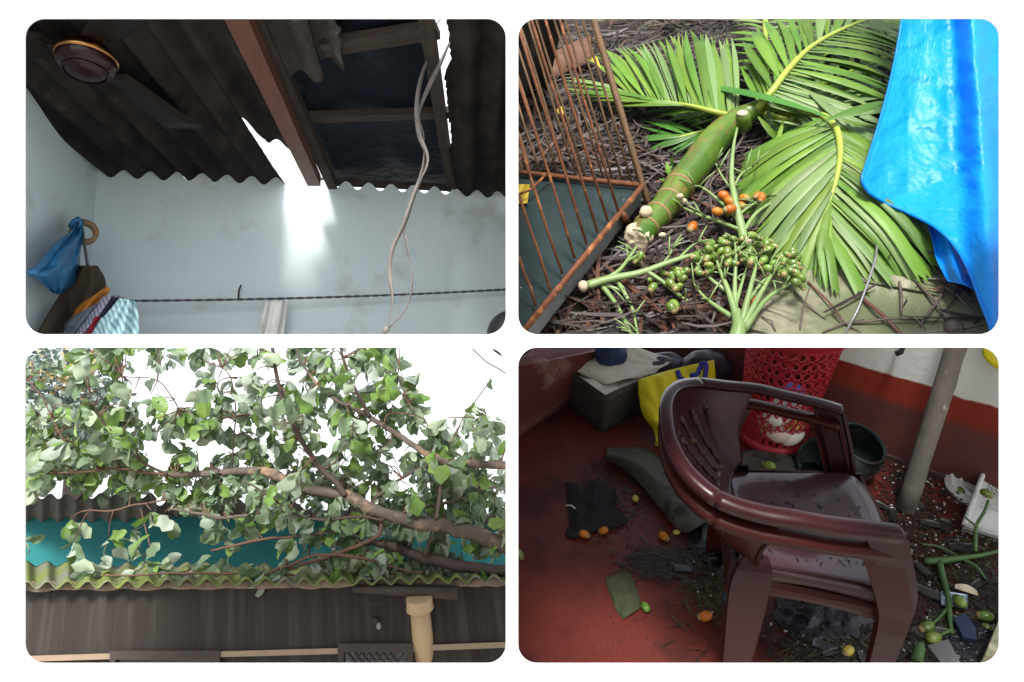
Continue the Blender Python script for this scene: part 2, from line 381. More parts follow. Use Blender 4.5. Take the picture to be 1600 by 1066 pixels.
for k, az in enumerate((-52, 68, 188)):
    d = (U_E * math.cos(R_(az)) + U_IN * math.sin(R_(az))); sd = U_UP.cross(d)
    f_ = lambda u, v: fc + U_UP * (.045 + .012 * (v - .5) * 2) + d * lerp(.13, .56, u) + sd * (v - .5) * 2 * lerp(.06, .095, u)
    part('blade', MB().slab(8, 3, f_, lambda u, v: U_UP * .004), M_fdark, fan)
    part('blade_arm', MB().box(fc + U_UP * .052 + d * .125, d * .055, sd * .016, U_UP * .004), M_gold if k == 0 else M_fdark, fan)
fan.scale = (.86, .86, .86)
# hanging straps
M_strap = mat('dry_fibre_strap', (.19, .17, .155), (.13, .115, .105), rough=.75, scale=9, stretch=(1, 1, 4))
strap = thing('hanging_strap', 'pair of twisted dry fibre straps hanging from the roof, knotted below', 'strap', P(690, 30, 2.35), R_U)
def rib(pts, wid, n, tw, Y=2.3, m=M_strap):
    c = spline([(x, y, yy, wd) for x, y, yy, wd in pts], n); P3 = [P(x, y, yy) for x, y, yy, _ in c]; ws = []
    for i, p in enumerate(P3):
        t = (P3[min(i + 1, n)] - P3[max(i - 1, 0)]).normalized(); a = t.cross(V((0, 1, 0))).normalized(); b = t.cross(a)
        q = tw[0] + tw[1] * i / n; ws.append((a * math.cos(q) + b * math.sin(q)) * c[i][3])
    mb = MB(); vv = mb
    for i, (p, wv) in enumerate(zip(P3, ws)):
        nn = wv.cross(P3[min(i + 1, n)] - P3[max(i - 1, 0)]).normalized() * .0012
        mb.v += [p - wv - nn, p + wv - nn, p + wv + nn, p - wv + nn]
    for i in range(n):
        for k in range(4): mb.f.append((4 * i + k, 4 * i + (k + 1) % 4, 4 * i + 4 + (k + 1) % 4, 4 * i + 4 + k))
    return mb
part('strand', rib([(694, 22, 2.33, 0.0026), (676, 50, 2.32, 0.0040), (677, 75, 2.31, 0.0053), (660, 115, 2.3, 0.0086), (651, 165, 2.29, 0.0079), (655, 210, 2.29, 0.0086), (668, 250, 2.28, 0.0079), (652, 293, 2.27, 0.0112), (634, 345, 2.26, 0.0092), (613, 390, 2.25, 0.0073), (609, 430, 2.25, 0.0073), (613, 470, 2.24, 0.0059), (606, 515, 2.24, 0.0033)], 0, 90, (.2, 7.5)), M_strap, strap)
part('strand', rib([(711, 22, 2.34, 0.0020), (706, 55, 2.33, 0.0033), (690, 95, 2.32, 0.0073), (668, 140, 2.315, 0.0079), (654, 180, 2.31, 0.0053), (662, 215, 2.31, 0.0073), (661, 262, 2.3, 0.0079), (645, 310, 2.29, 0.0079), (632, 350, 2.28, 0.0053), (638, 395, 2.27, 0.0053), (645, 432, 2.27, 0.0040), (636, 478, 2.26, 0.0026), (606, 515, 2.25, 0.0026)], 0, 90, (.9, 8.5)), M_strap, strap)
part('knot', MB().ball(P(603, 516, 2.24), V((.013, 0, 0)), V((0, .012, 0)), V((.003, 0, .014))), M_strap, strap)
# clothes line, twisted of two cords
M_cord = mat('dark_cord', (.06, .065, .07), (.10, .10, .11), rough=.7, scale=20)
line = thing('clothes_line', 'dark twisted cord line stretched across the pale wall', 'clothes line', P(213, 480, 3.0), R_U)
lp = [lerp(U_WALL.hit(205, 479) - U_IN * .10, U_WALL.hit(797, 456) - U_IN * .05, k / 160) - V((0, 0, .012)) * math.sin(math.pi * k / 160) for k in range(161)]
for q in (0, math.pi):
    part('strand', MB().tube([p + U_UP * .003 * math.cos(k * .8 + q) + U_IN * .003 * math.sin(k * .8 + q) for k, p in enumerate(lp)], .0036, 5), M_cord, line)
def YL(px, gap=.10):
    a = (px - 800) / F; t = (U_O.x - a * U_O.y) / (a * lw_d.y - lw_d.x); return 3.0 + lw_d.y * t - gap
def cloth(pts_l, pts_r, n, m_, Y, fold=.02, nf=3, seed=0.0, thick=.004, nu=14):
    L = spline(pts_l, n); Rr = spline(pts_r, n)
    def fn(u, v):
        i = int(round(v * n)); a, b = L[i], Rr[i]
        x, y = lerp(a[0], b[0], u), lerp(a[1], b[1], u)
        yy = min(Y, YL(x)) - .10 * math.sin(math.pi * u) * (1 if nf else 0) * .5 + fold * math.cos(u * 2 * math.pi * nf + seed + v * 1.5) * (.4 + .6 * v) + .012 * nz((u * 5, v * 5, seed))
        return P(x, y, yy)
    return MB().slab(nu, n, fn, lambda u, v: V((0, thick, 0)))
M_hanky = mat('cream_cloth', (.84, .84, .80), (.78, .77, .72), rough=.9, scale=12, bump=.003, bscale=40, c3=(.52, .47, .40), scale3=14, thr=.66)
solo('cloth', cloth([(414, 470), (408, 500), (404, 520), (403, 531)], [(449, 470), (446, 500), (444, 520), (443, 531)], 14, M_hanky, U_WALL.hit(430, 480).y - .07, .030, 2.5, 4), M_hanky, P(430, 472, 3.03), R_U, 'small cream cloth hanging over the cord on the pale wall', 'cloth')
# hook rail with the bag, tape and clothes
HY = 2.66
rail = solo('hook_rod', MB().tube([P(126, 342, HY), P(130, 370, HY - .01), P(137, 416, HY - .02), P(150, 450, HY - .02)], .006, 8), mat('grey_rod', (.12, .13, .13), rough=.4, metal=.6), P(126, 342, HY), R_U, 'thin grey rod standing behind the brown clothes', 'rod')
M_tape = mat('brown_tape', (.27, .17, .09), (.2, .12, .06), rough=.4, scale=10)
tx = (U_E * .8 + U_IN * .2 + V((0, 0, 0))).normalized(); tax = (U_E * .45 - U_IN * .85).normalized()
solo('tape_roll', MB().lathe(P(131, 363, HY + .02), tax, [(.034, -.018), (.052, -.018), (.052, .018), (.034, .018), (.034, -.018)], 28), M_tape, P(131, 363, HY + .02), R_U, 'roll of brown packing tape hanging on the rod by the blue bag', 'tape')
M_blue = mat('blue_carrier_plastic', (.02, .13, .30), (.03, .20, .42), rough=.28, scale=5, bump=.02, bscale=16, spec=.6, transl=.15)
bag = thing('carrier_bag', 'blue plastic carrier bag hanging on the left wall', 'bag', P(122, 345, HY - .05), R_U)
bl = spline([(118, 346), (112, 360), (82, 382), (58, 412), (41, 426), (60, 440), (80, 457)], 24); br = spline([(126, 346), (122, 360), (121, 385), (120, 405), (119, 420), (112, 440), (88, 460)], 24)
def bagf(u, v):
    i = int(round(v * 24)); a, b = bl[i], br[i]; x, y = lerp(a[0], b[0], u), lerp(a[1], b[1], u); d = math.sin(math.pi * u) ** .7 * math.sin(math.pi * min(v * 1.05, 1)) ** .6
    return P(x, y, min(HY, YL(x, .14)) - .03 - .06 * d + .014 * math.sin(u * 15 + v * 3 + 2 * nz((u * 3, v * 3, 4))) + .01 * nz((u * 8, v * 8, 2)))
part('bag_body', MB().slab(22, 24, bagf, lambda u, v: V((0, .02 + .06 * math.sin(math.pi * u) * math.sin(math.pi * v), 0))), M_blue, bag)
part('tied_handle', MB().tube([P(112, 356, HY - .05), P(116, 346, HY - .06), P(122, 342, HY - .05), P(127, 346, HY - .04), P(124, 356, HY - .05)], [.014, .012, .011, .012, .012], 7, jit=.25), M_blue, bag)
def cl(name, l, r, m, label, Y, fold=.02, nf=3, seed=0.0):
    return solo(name, cloth(l, r, 18, m, Y, fold, nf, seed, .012), m, P(*l[0], Y), R_U, label, 'clothing', 'clothes hung in the left corner')
M_brown = mat('brown_cotton', (.062, .045, .030), (.045, .033, .023), rough=.95, scale=10, bump=.003, bscale=60)
cl('trousers', [(124, 415), (100, 450), (75, 490), (52, 531)], [(150, 415), (163, 445), (150, 500), (120, 531)], M_brown, 'dark brown trousers hung over the rod in the corner', 2.6, .022, 2)
cl('shirt', [(140, 466), (122, 478), (110, 500), (105, 530)], [(166, 448), (168, 455), (150, 480), (140, 520)], mat('orange_cotton', (.55, .22, .03), (.45, .17, .03), rough=.9, scale=14), 'orange shirt peeping out under the brown trousers', 2.565, .012, 2, 2)
cl('shirt', [(128, 486), (101, 505), (96, 520), (85, 531)], [(178, 462), (160, 480), (140, 505), (120, 531)], mat('grey_blue_cotton', (.16, .20, .25), (.12, .15, .20), rough=.95, scale=16), 'grey blue shirt hung beside the orange one', 2.53, .015, 2, 1)
def stripes(name, a, b, n, ang=0.0):
    m = mat(name, a, rough=.9); N = m.node_tree.nodes; L = m.node_tree.links; t = N.new('ShaderNodeTexCoord'); wv = N.new('ShaderNodeTexWave'); wv.inputs['Scale'].default_value = n; wv.inputs['Distortion'].default_value = 1.2; wv.inputs['Detail'].default_value = 1; wv.inputs['Detail Scale'].default_value = .5
    mp = N.new('ShaderNodeMapping'); mp.inputs['Rotation'].default_value = (0, ang, 0); L.new(t.outputs['Object'], mp.inputs[0]); L.new(mp.outputs[0], wv.inputs['Vector'])
    r = N.new('ShaderNodeValToRGB'); r.color_ramp.elements[0].position = .35; r.color_ramp.elements[1].position = .6; r.color_ramp.elements[0].color = (*b, 1); r.color_ramp.elements[1].color = (*a, 1)
    L.new(wv.outputs['Fac'], r.inputs[0]); L.new(r.outputs[0], N['Principled BSDF'].inputs['Base Color']); return m
cl('shirt', [(160, 464), (140, 490), (125, 510), (105, 531)], [(184, 462), (170, 490), (150, 515), (136, 531)], stripes('lilac_striped_cotton', (.42, .43, .52), (.2, .21, .3), 18, .6), 'lilac grey striped shirt between the grey and navy clothes', 2.5, .012, 2, 3)
cl('shirt', [(172, 465), (157, 485), (150, 500), (143, 515)], [(191, 465), (178, 482), (164, 496), (152, 515)], mat('navy_cotton', (.012, .014, .035), rough=.9), 'navy shirt sleeve between the striped shirts', 2.48, .01, 1, 1)
cl('shirt', [(147, 494), (140, 506), (135, 520), (130, 531)], [(159, 496), (150, 510), (146, 522), (142, 531)], mat('red_cotton', (.28, .012, .03), rough=.9), 'red cuff hanging below the navy sleeve', 2.47, .006, 1, 1)
cl('shirt', [(186, 466), (165, 490), (150, 505), (140, 531)], [(208, 470), (213, 490), (214, 510), (214, 531)], stripes('pale_blue_striped_cotton', (.44, .63, .66), (.20, .36, .42), 16, .5), 'pale blue striped shirt hung at the end of the cord', 2.45, .02, 3, 2)
# black round thing at the lower right
M_black = mat('black_plastic', (.015, .016, .018), rough=.35)
solo('helmet', MB().ball(P(800, 522, 2.75), V((.105, .0, .03)), V((0, .08, 0)), V((-.03, 0, .10)), 20, 12), M_black, P(800, 535, 2.75), R_U, 'black rounded helmet low at the right end of the pale wall', 'helmet')
solo('wall_hook', MB().tube([U_WALL.hit(377, 447, 0) - U_IN * .012, U_WALL.hit(375, 456) - U_IN * .03, U_WALL.hit(373, 466) - U_IN * .006], .004, 6), M_black, U_WALL.hit(375, 456), R_U, 'small black hook in the pale wall above the cord', 'hook')
# ================================================================== upper right: a cut palm crown lying on a littered yard
G_N = V((-.16, -.69, .70)).normalized(); GR = Plane(P(1186, 523, 1.45), G_N); R_G = frame(G_N)
GX, GY, GZ = R_G.col[0], R_G.col[1], R_G.col[2]
rnd = random.Random(11)
M_mud = mat('dark_wet_yard', (.020, .015, .012), (.05, .038, .03), rough=.45, scale=9, bump=.01, bscale=30, c3=(.10, .11, .065), scale3=5, thr=.56, rough2=.75)
M_conc = mat('mossy_concrete', (.055, .06, .03), (.30, .28, .20), rough=.7, scale=11, bump=.006, bscale=35, c3=(.10, .115, .055), scale3=5, thr=.5)
def gpt(px, py, h=0.0): return GR.hit(px, py, h)
gc = gpt(1186, 270)
# ground slab with uneven surface
gr = MB()
U0, U1, V0, V1 = -1.9, 2.3, -1.15, 1.75
def inhole(q):  # opening cut out of view behind the tarpaulin to let sky light below
    x, y = 800 + F * q.x / q.y, 533 - F * q.z / q.y
    return (1416 if y < 262 else 1432) < x < 1700 and -260 < y < 325
def updrop(u, v): return inhole(gc + GX * lerp(U0, U1, u) + GY * lerp(V0, V1, v))
gr.slab(70, 60, lambda u, v: gc + GX * lerp(U0, U1, u) + GY * lerp(V0, V1, v) + GZ * (-.012 + .016 * nz((u * 16, v * 14, 1)) + .008 * nz((u * 50, v * 45, 3))), lambda u, v: -GZ * .08, updrop)
gr.v = [p if p.x > .012 and p.y > 1.03 else V((max(p.x, .012), max(p.y, 1.03), p.z)) for p in gr.v]
gr.v = [p if p.z > .002 else p + GY * ((.002 - p.z) / GY.z) for p in gr.v]
struct('yard', gr, M_mud, gc, R_G, smooth=True)
ce = MB().slab(70, 60, lambda u, v: gc + GX * lerp(U0, U1, u) + GY * lerp(V0, V1, v) - GZ * .12, lambda u, v: -GZ * .01, updrop)
ce.v = [V((max(p.x, .012), max(p.y, 1.03), p.z)) for p in ce.v]
ce.v = [p if p.z > .002 else p + GY * ((.002 - p.z) / GY.z) for p in ce.v]
struct('ceiling', ce, mat('bounce_ceiling_white', (.55, .55, .53), rough=.9), gc, R_G)  # unseen pale sheet added under the yard to bounce light into the room
# pale mossy concrete patch showing at the lower right
pc = [(1205, 405), (1260, 395), (1330, 400), (1420, 385), (1475, 415), (1545, 470), (1600, 560), (1180, 560), (1140, 500), (1150, 460)]
cc = [gpt(x, y, .022) for x, y in pc]; cm = sum(cc, V()) / len(cc)
pm = MB(); 
def pf(u, v):
    a = u * len(cc); i = int(a) % len(cc); q = lerp(cc[i], cc[(i + 1) % len(cc)], a - int(a)); p = lerp(cm, q, v)
    return p + GZ * (.008 * nz(p, 9) - .02 * v ** 6)
pm.grid(60, 14, pf); pm.v = [p if p.z > .004 else p + GY * ((.004 - p.z) / GY.z) for p in pm.v]
struct('concrete_patch', pm, M_conc, cm, R_G, smooth=True)
# dead leaf litter, too many strips to count
def litter(name, m, n, region, wr, lr, seed, hmax=.03, orient=None, dens=None):
    r = random.Random(seed); mb = MB()
    k = 0
    while k < n:
        x, y = r.uniform(region[0], region[2]), r.uniform(region[1], region[3])
        if dens and r.random() > dens(x, y): continue
        k += 1
        p = gpt(x, y, r.uniform(.004, hmax)); a = r.uniform(0, math.pi) if orient is None else orient(x, y, r)
        d = GX * math.cos(a) + GY * math.sin(a); s = GZ.cross(d); L = r.uniform(*lr); wd = r.uniform(*wr); cv = r.uniform(-.25, .25); tl = r.uniform(-.8, .8); ri = r.uniform(-.08, .08)
        pts = []; wv = []
        for q in range(4):
            t = q / 3 - .5
            pp = p + d * L * t + s * cv * L * t * t + GZ * ri * L * t * t * 4
            if pp.x < .02: pp.x = .02
            pts.append(pp); wv.append((s * math.cos(tl) + GZ * math.sin(tl)) * wd * (1 - .6 * abs(t) * 2 * (q in (0, 3))))
        if min(q.z for q in pts) < .006 or any(inhole(q) for q in pts): continue
        mb.ribbon(pts, wv)
    return solo(name, mb, m, gc, R_G, None, None, None, 'stuff', smooth=False)
M_lit1 = mat('wet_dead_leaf', (.014, .010, .009), (.040, .029, .026), rough=.42, scale=30, spec=.22)
M_lit2 = mat('grey_dead_leaf', (.050, .042, .038), (.095, .078, .070), rough=.6, scale=30, spec=.15)
M_lit3 = mat('red_brown_dead_leaf', (.055, .02, .014), (.10, .048, .03), rough=.5, scale=30)
up_den = lambda x, y: 1.0 if y < 330 else (.6 if x < 1150 else .25)
REG = (790, -40, 1640, 560)
inconc = lambda x, y: inpoly(x, y, pc)
litter('leaf_litter', M_lit1, 3800, REG, (.002, .006), (.08, .36), 1, .035, None, lambda x, y: .035 if inconc(x, y) else up_den(x, y))
litter('leaf_litter', M_lit2, 1500, REG, (.0015, .005), (.06, .28), 2, .045, None, lambda x, y: 1.0 if y < 330 else (.02 if inconc(x, y) else .12))
litter('leaf_litter', M_lit3, 480, REG, (.002, .006), (.06, .26), 3, .04, None, lambda x, y: .8 if y < 330 else (.03 if inconc(x, y) else .35))
litter('leaf_litter', M_lit3, 160, (815, 420, 1140, 560), (.005, .011), (.12, .35), 4, .02, lambda x, y, r: r.uniform(1.0, 2.2))
# single dry sticks crossing the concrete
M_stick = mat('dark_dry_stalk', (.07, .05, .042), (.12, .09, .075), rough=.45, scale=20)
M_stick2 = mat('red_brown_stalk', (.13, .045, .035), (.09, .035, .03), rough=.4, scale=20)
STK = [((1345, 465), (1415, 530), .011, 1), ((1405, 440), (1408, 492), .007, 0), ((1438, 507), (1478, 442), .008, 0), ((1432, 440), (1490, 512), .009, 2), ((1262, 440), (1330, 516), .006, 1), ((1330, 505), (1440, 500), .009, 0), ((1285, 520), (1350, 500), .006, 0), ((1466, 440), (1530, 500), .006, 0), ((1380, 420), (1470, 440), .006, 0), ((1405, 492), (1448, 516), .004, 0), ((1240, 455), (1290, 500), .006, 0), ((1250, 515), (1265, 450), .005, 0), ((1300, 490), (1345, 520), .006, 0), ((1190, 495), (1212, 518), .005, 0)]
LABS = ['red brown stalk crossing to the lower edge right of the grey wire', 'short upright stalk below the tips of the front frond', 'dark stalk slanting across the knobbed stalk', '', 'red brown stalk running from the green nuts to the concrete', 'level stalk lying across the middle of the concrete', 'short stalk at the lower edge under the level one', 'stalk nearest the hem of the blue tarpaulin', 'stalk just under the right tips of the front frond', 'thin stalk forking down from the level stalk', 'stalk beside the bunch of green nuts', 'short steep stalk near the red brown one', 'short stalk slanting below the grey wire', 'stalk just right of the base of the upright fruit stalk']
for i, (a, b, r, k) in enumerate(STK):
    A, B = gpt(*a, .025), gpt(*b, .022); mid = lerp(A, B, .5) + GX * rnd.uniform(-.01, .01) + GZ * .008
    lab = ['thin dead palm stalk', 'short dark stalk', 'long dark stalk'][0] + ' lying on the pale mossy concrete'
    lab = LABS[i]
    if k == 2: lab = 'dead palm stalk with a swollen knob end on the mossy concrete'
    mb = MB().tube([A, lerp(A, mid, .5), mid, lerp(mid, B, .5), B], [r * .38, r * .43, r * .43, r * .38, r * .34], 6, flat=.6, up=GZ)
    if k == 2: mb.ball(B, GX * .02, GY * .02, GZ * .014, 8, 5)
    solo('dead_stalk', mb, M_stick2 if k == 1 else M_stick, lerp(A, B, .5), R_G, lab, 'stalk', 'dead stalks on the mossy concrete')
solo('wire', MB().tube([gpt(x, y, h) for x, y, h in ((1371, 378, .06), (1368, 405, .07), (1357, 440, .07), (1340, 485, .05), (1320, 522, .03))], .0028, 6), mat('grey_wire', (.25, .25, .25), rough=.35, metal=.5), gpt(1350, 450), R_G, 'thin grey wire lying over the tip of the front palm frond', 'wire')
# mossy stone at the back left
M_stone = mat('mossy_stone', (.12, .125, .08), (.22, .21, .15), rough=.85, scale=12, bump=.01, bscale=30, c3=(.06, .075, .03), scale3=7, thr=.5)
def rock(c, a, b, d, seed):
    mb = MB().ball(c, a, b, d, 18, 12); c = V(c)
    mb.v = [c + (p - c) * (1 + .22 * nz(p, 7, seed)) for p in mb.v]; return mb
solo('stone', rock(gpt(838, 45, .03), GX * .13, GY * .12, GZ * .08, 1), M_stone, gpt(838, 45), R_G, 'mossy pale stone behind the bars of the cage', 'stone')
# terracotta basin at the top
M_terra = mat('dull_red_plastic', (.30, .13, .10), (.36, .18, .15), rough=.4, scale=6)
bc = gpt(1046, -2, .0)
ba = thing('basin', 'dull red basin at the top edge behind the palm fronds', 'basin', bc, R_G)
part('bowl', MB().lathe(bc, GZ, [(.001, .012), (.14, .012), (.16, .02), (.188, .085), (.193, .088)], 40), M_terra, ba)
part('rim', MB().lathe(bc, GZ, [(.190, .082), (.208, .082), (.213, .088), (.208, .096), (.19, .094), (.190, .082)], 40), M_terra, ba)
M_sheath = mat('dry_brown_sheath', (.075, .03, .015), (.12, .06, .035), rough=.7, scale=14, stretch=(1, 5, 1))
def sheath(u, v):
    p = gpt(lerp(848, 925, u), lerp(112, 78, u) + (v - .5) * 34, .03); return p + GZ * (.05 * math.sin(math.pi * v) + .01 * nz(p, 12))
solo('palm_sheath', MB().slab(16, 8, sheath, lambda u, v: -GZ * .004), M_sheath, gpt(880, 95), R_G, 'reddish brown dry palm sheath lying behind the cage bars', 'palm sheath')
# ---------------- rusty cage
M_rust = mat('rusty_iron', (.14, .048, .017), (.08, .03, .015), rough=.75, scale=40, bump=.0015, bscale=120, c3=(.30, .12, .04), scale3=25, thr=.6)
M_rust_d = mat('dark_rusty_iron', (.07, .045, .025), (.13, .07, .03), rough=.65, scale=30, bump=.001, bscale=120)
C0 = gpt(1004, 290, .10); CN = gpt(812, 524, .10); CB = gpt(796, 268, .10); CT = gpt(912, 0, .93); cuv = V((-.205, -.10, .60))
CN2 = C0 + (CN - C0) * 1.0
cage = thing('animal_cage', 'rusty barred cage with a dark tray standing in the yard', 'cage', gpt(1004, 300), R_G)
def bar(a, b, r, m, name, n=6):
    if b.x < .016: b = lerp(a, b, (a.x - .016) / (a.x - b.x))
    if a.x < .02: return None
    return part(name, MB().tube([a, lerp(a, b, .35) + GX * rnd.uniform(-.003, .003), lerp(a, b, .7) + GX * rnd.uniform(-.003, .003), b], r, n), m, cage)
part('corner_post', MB().tube([C0 - cuv.normalized() * .10 + GX * .004, C0, C0 + cuv], .0095, 4, up=GX), M_rust_d, cage)
part('front_rail', MB().tube([C0, CN2], .0095, 4, up=GZ), M_rust, cage)
CB = lerp(C0, CB, (C0.x - .016) / (C0.x - CB.x)) if CB.x < .016 else CB
part('back_rail', MB().tube([C0, CB], .009, 4, up=GZ), M_rust, cage)
tb = .93
part('top_rail', MB().tube([C0 + cuv * .86, V((.016, C0.y - .09, C0.z + .52))], .007, 5), M_rust_d, cage)
part('leg', MB().tube([gpt(973, 335, .10), gpt(981, 352, .012)], .011, 4, up=GX), M_rust, cage)
for t in (.075, .145, .215, .285, .355, .43, .50, .575, .65, .725, .80, .88, .95):
    q = lerp(C0, CB, t) ; bar(q, q + cuv, .0036, M_rust_d, 'bar')
for px, py in ((967, 333), (950, 346), (934, 364), (917, 383), (898, 404), (879, 428), (860, 455), (837, 479)):
    t = ((py - 290) / (524 - 290)); q = gpt(px, py, .104); bar(q, q + cuv, .0040, M_rust, 'bar')
M_tray = mat('dark_wet_slate', (.012, .022, .022), (.022, .035, .035), rough=.22, scale=6, c3=(.5, .5, .5), scale3=90, thr=.74)
M_tray_s = mat('grey_slab_edge', (.10, .115, .11), (.15, .16, .155), rough=.7, scale=20)
tp = [gpt(1001, 292, .088), gpt(796, 268, .088), gpt(700, 400, .088), gpt(808, 530, .088)]
tp = [V((max(p.x, .014), p.y, p.z)) for p in tp]
part('tray', MB().prism(tp, -GZ * .008), M_tray, cage, smooth=False)
part('tray_base', MB().prism([p - GZ * .0085 for p in tp], -GZ * .045), M_tray_s, cage, smooth=False)
M_yel = mat('yellow_leaf', (.40, .28, .02), (.3, .22, .03), rough=.5, scale=20)
lf = gpt(812, 300, .10)
solo('fallen_leaf', MB().grid(6, 6, lambda u, v: gpt(lerp(806, 826, u) - 4 * (v - .5), lerp(288, 318, v), .104 + .012 * math.sin(u * 4 + v * 2))), M_yel, lf, R_G, 'yellow leaf lying on the dark tray of the cage', 'leaf')
solo('twig', MB().tube([gpt(808, 305, .115), gpt(830, 296, .118), gpt(858, 268, .122)], .004, 6), M_rust, lf, R_G, 'thin tan twig lying across the dark tray of the cage', 'twig')
# ---------------- palm crown
M_leaf = mat('palm_leaflet', (.075, .16, .015), (.125, .215, .028), rough=.45, scale=5, spec=.3, rand=.28, transl=.18, stretch=(1, 1, 1), c3=(.05, .125, .016), scale3=3)
M_leaf_d = mat('deep_palm_leaflet', (.032, .105, .013), (.055, .14, .018), rough=.42, scale=5, spec=.3, rand=.25, transl=.12)
M_leaf_g = mat('greyish_palm_leaflet', (.11, .185, .055), (.15, .22, .08), rough=.45, scale=6, spec=.3, rand=.2, transl=.15)
M_rach = mat('yellow_green_rachis', (.28, .34, .05), (.23, .30, .045), rough=.4, scale=10)
crown = thing('cut_palm', 'cut green palm crown with its fronds lying on dead leaves', 'palm', gpt(1160, 190), R_G)
def leaflet(base, tip, wd, bow=.0, sag=.0, m=None, toothed=True, twist=0.0, nseg=7):
    base, tip = V(base), V(tip); d = tip - base; L = d.length; d.normalize(); s = d.cross(GZ).normalized(); up = s.cross(d)
    mb = MB(); na = 4
    for k in range(nseg + 1):
        t = k / nseg
        c = base + d * L * t + up * bow * L * math.sin(math.pi * t) + s * sag * L * math.sin(math.pi * t * .9)
        ww = wd * (min(1, .25 + 2.2 * t) if t < .5 else (1.0 if toothed else max(.04, 1 - ((t - .5) / .5) ** 1.6)))
        tw = twist * t; sv = s * math.cos(tw) + up * math.sin(tw); uv = up * math.cos(tw) - s * math.sin(tw)
        for a in range(na + 1):
            q = a / na * 2 - 1; ple = (.10 if a % 2 else -.10) * ww
            ext = d * (L * .05 * (1 if a % 2 == 0 else -.7) * (1 if (toothed and k == nseg) else 0))
            mb.v.append(c + sv * ww * q + uv * (ple - .18 * ww * abs(q)) + ext)
    for k in range(nseg):
        for a in range(na):
            i = k * (na + 1) + a; mb.f.append((i, i + 1, i + na + 2, i + na + 1))
    part('leaflet', mb, m or M_leaf, crown)
NL = [0]
def frond(rach, tips_l, tips_r, nl, nr, hb, ht, wd, m=None, r0=.011, bow=.05, rough=.02, t0=.05, seedw=0, tooth=True, sag=.05):
    rp = spline([(*gpt(x, y, h),) for x, y, h in rach], 24)
    part('rachis', MB().tube([V(p) for p in rp], [lerp(r0, r0 * .35, k / 24) for k in range(25)], 7), M_rach, crown)
    for tips, n, sg in ((tips_l, nl, 1), (tips_r, nr, -1)):
        if not tips: continue
        for k in range(n):
            t = (k + .5) / n; b = V(poly_at(rp, t0 + (.99 - t0) * t)); q = poly_at(tips, t)
            hh = (q[2] if len(q) > 2 else ht) + rnd.uniform(-.012, .015)
            tp_ = gpt(q[0] + rnd.uniform(-1, 1) * rough * 300, q[1] + rnd.uniform(-1, 1) * rough * 220, max(.008, hh))
            mm = m if m else (M_leaf if rnd.random() < .75 else M_leaf_g)
            leaflet(b, tp_, wd * rnd.uniform(.65, 1.25), bow * rnd.uniform(.3, 1.6), sag * rnd.uniform(-1, 1), mm, tooth and rnd.random() < .8, rnd.uniform(-.5, .5)); NL[0] += 1
# frond at the back, lowest layers first
frond([(1215, 170, .05), (1290, 130, .06), (1380, 90, .06), (1460, 50, .05)], [(1230, 60), (1330, 20), (1440, -10)], [(1330, 250), (1400, 230), (1460, 180), (1490, 120)], 14, 22, .05, .03, .016, M_leaf_g, tooth=False)
frond([(1185, 175, .05), (1240, 190, .06), (1320, 200, .06), (1400, 190, .05)], [(1260, 120), (1360, 115), (1440, 150)], [(1240, 270), (1340, 290), (1440, 250)], 16, 18, .05, .03, .016, M_leaf_d, tooth=False)
frond([(1165, 190, .06), (1140, 195, .07), (1100, 205, .06), (1060, 215, .05)], [(1110, 150), (1040, 170), (985, 195)], [(1130, 250), (1080, 245), (1020, 235), (1000, 215)], 10, 16, .05, .02, .013, M_leaf_d, tooth=False)
frond([(1196, 20, .12), (1196, 60, .11), (1200, 110, .09), (1195, 160, .07)], [(1290, 20), (1300, 60), (1290, 120), (1260, 160)], [(1150, 20), (1140, 60), (1150, 110), (1160, 150)], 14, 13, .1, .06, .015, None, tooth=False)
# left frond fanned up and left
frond([(1160, 184, .10), (1120, 176, .13), (1080, 166, .13), (1030, 158, .10), (985, 150, .07)], [(1146, 62, .14), (1110, 55, .16), (1075, 48, .17), (1040, 56, .15), (1000, 70, .12), (952, 78, .09), (915, 92, .07)], [(1120, 215, .03), (1050, 195, .03), (985, 172, .03), (925, 160, .03), (885, 145, .04), (880, 120, .05)], 36, 24, .1, .06, .0125, None, r0=.010, bow=.04, rough=.016, tooth=False)
# long bright frond to the upper right
frond([(1183, 170, .12), (1205, 145, .16), (1235, 105, .19), (1275, 68, .19), (1340, 36, .16), (1400, 20, .12)], [(1155, 110, .12), (1165, 60, .14), (1205, 25, .15), (1280, 12, .15), (1370, -8, .14), (1450, -20, .10)], [(1290, 195, .06), (1400, 218, .07), (1425, 160, .07), (1440, 110, .08), (1440, 70, .09), (1460, 40, .10)], 24, 40, .15, .1, .0145, None, r0=.013, bow=.05, rough=.016, tooth=False)
# right hand group of narrow greyish leaflets
frond([(1230, 170, .10), (1262, 176, .12), (1295, 186, .12)], [(1330, 120, .08), (1400, 140, .08), (1440, 175, .08)], [(1300, 255, .06), (1390, 275, .06), (1430, 230, .07)], 14, 12, .1, .07, .015, M_leaf_g, tooth=False)
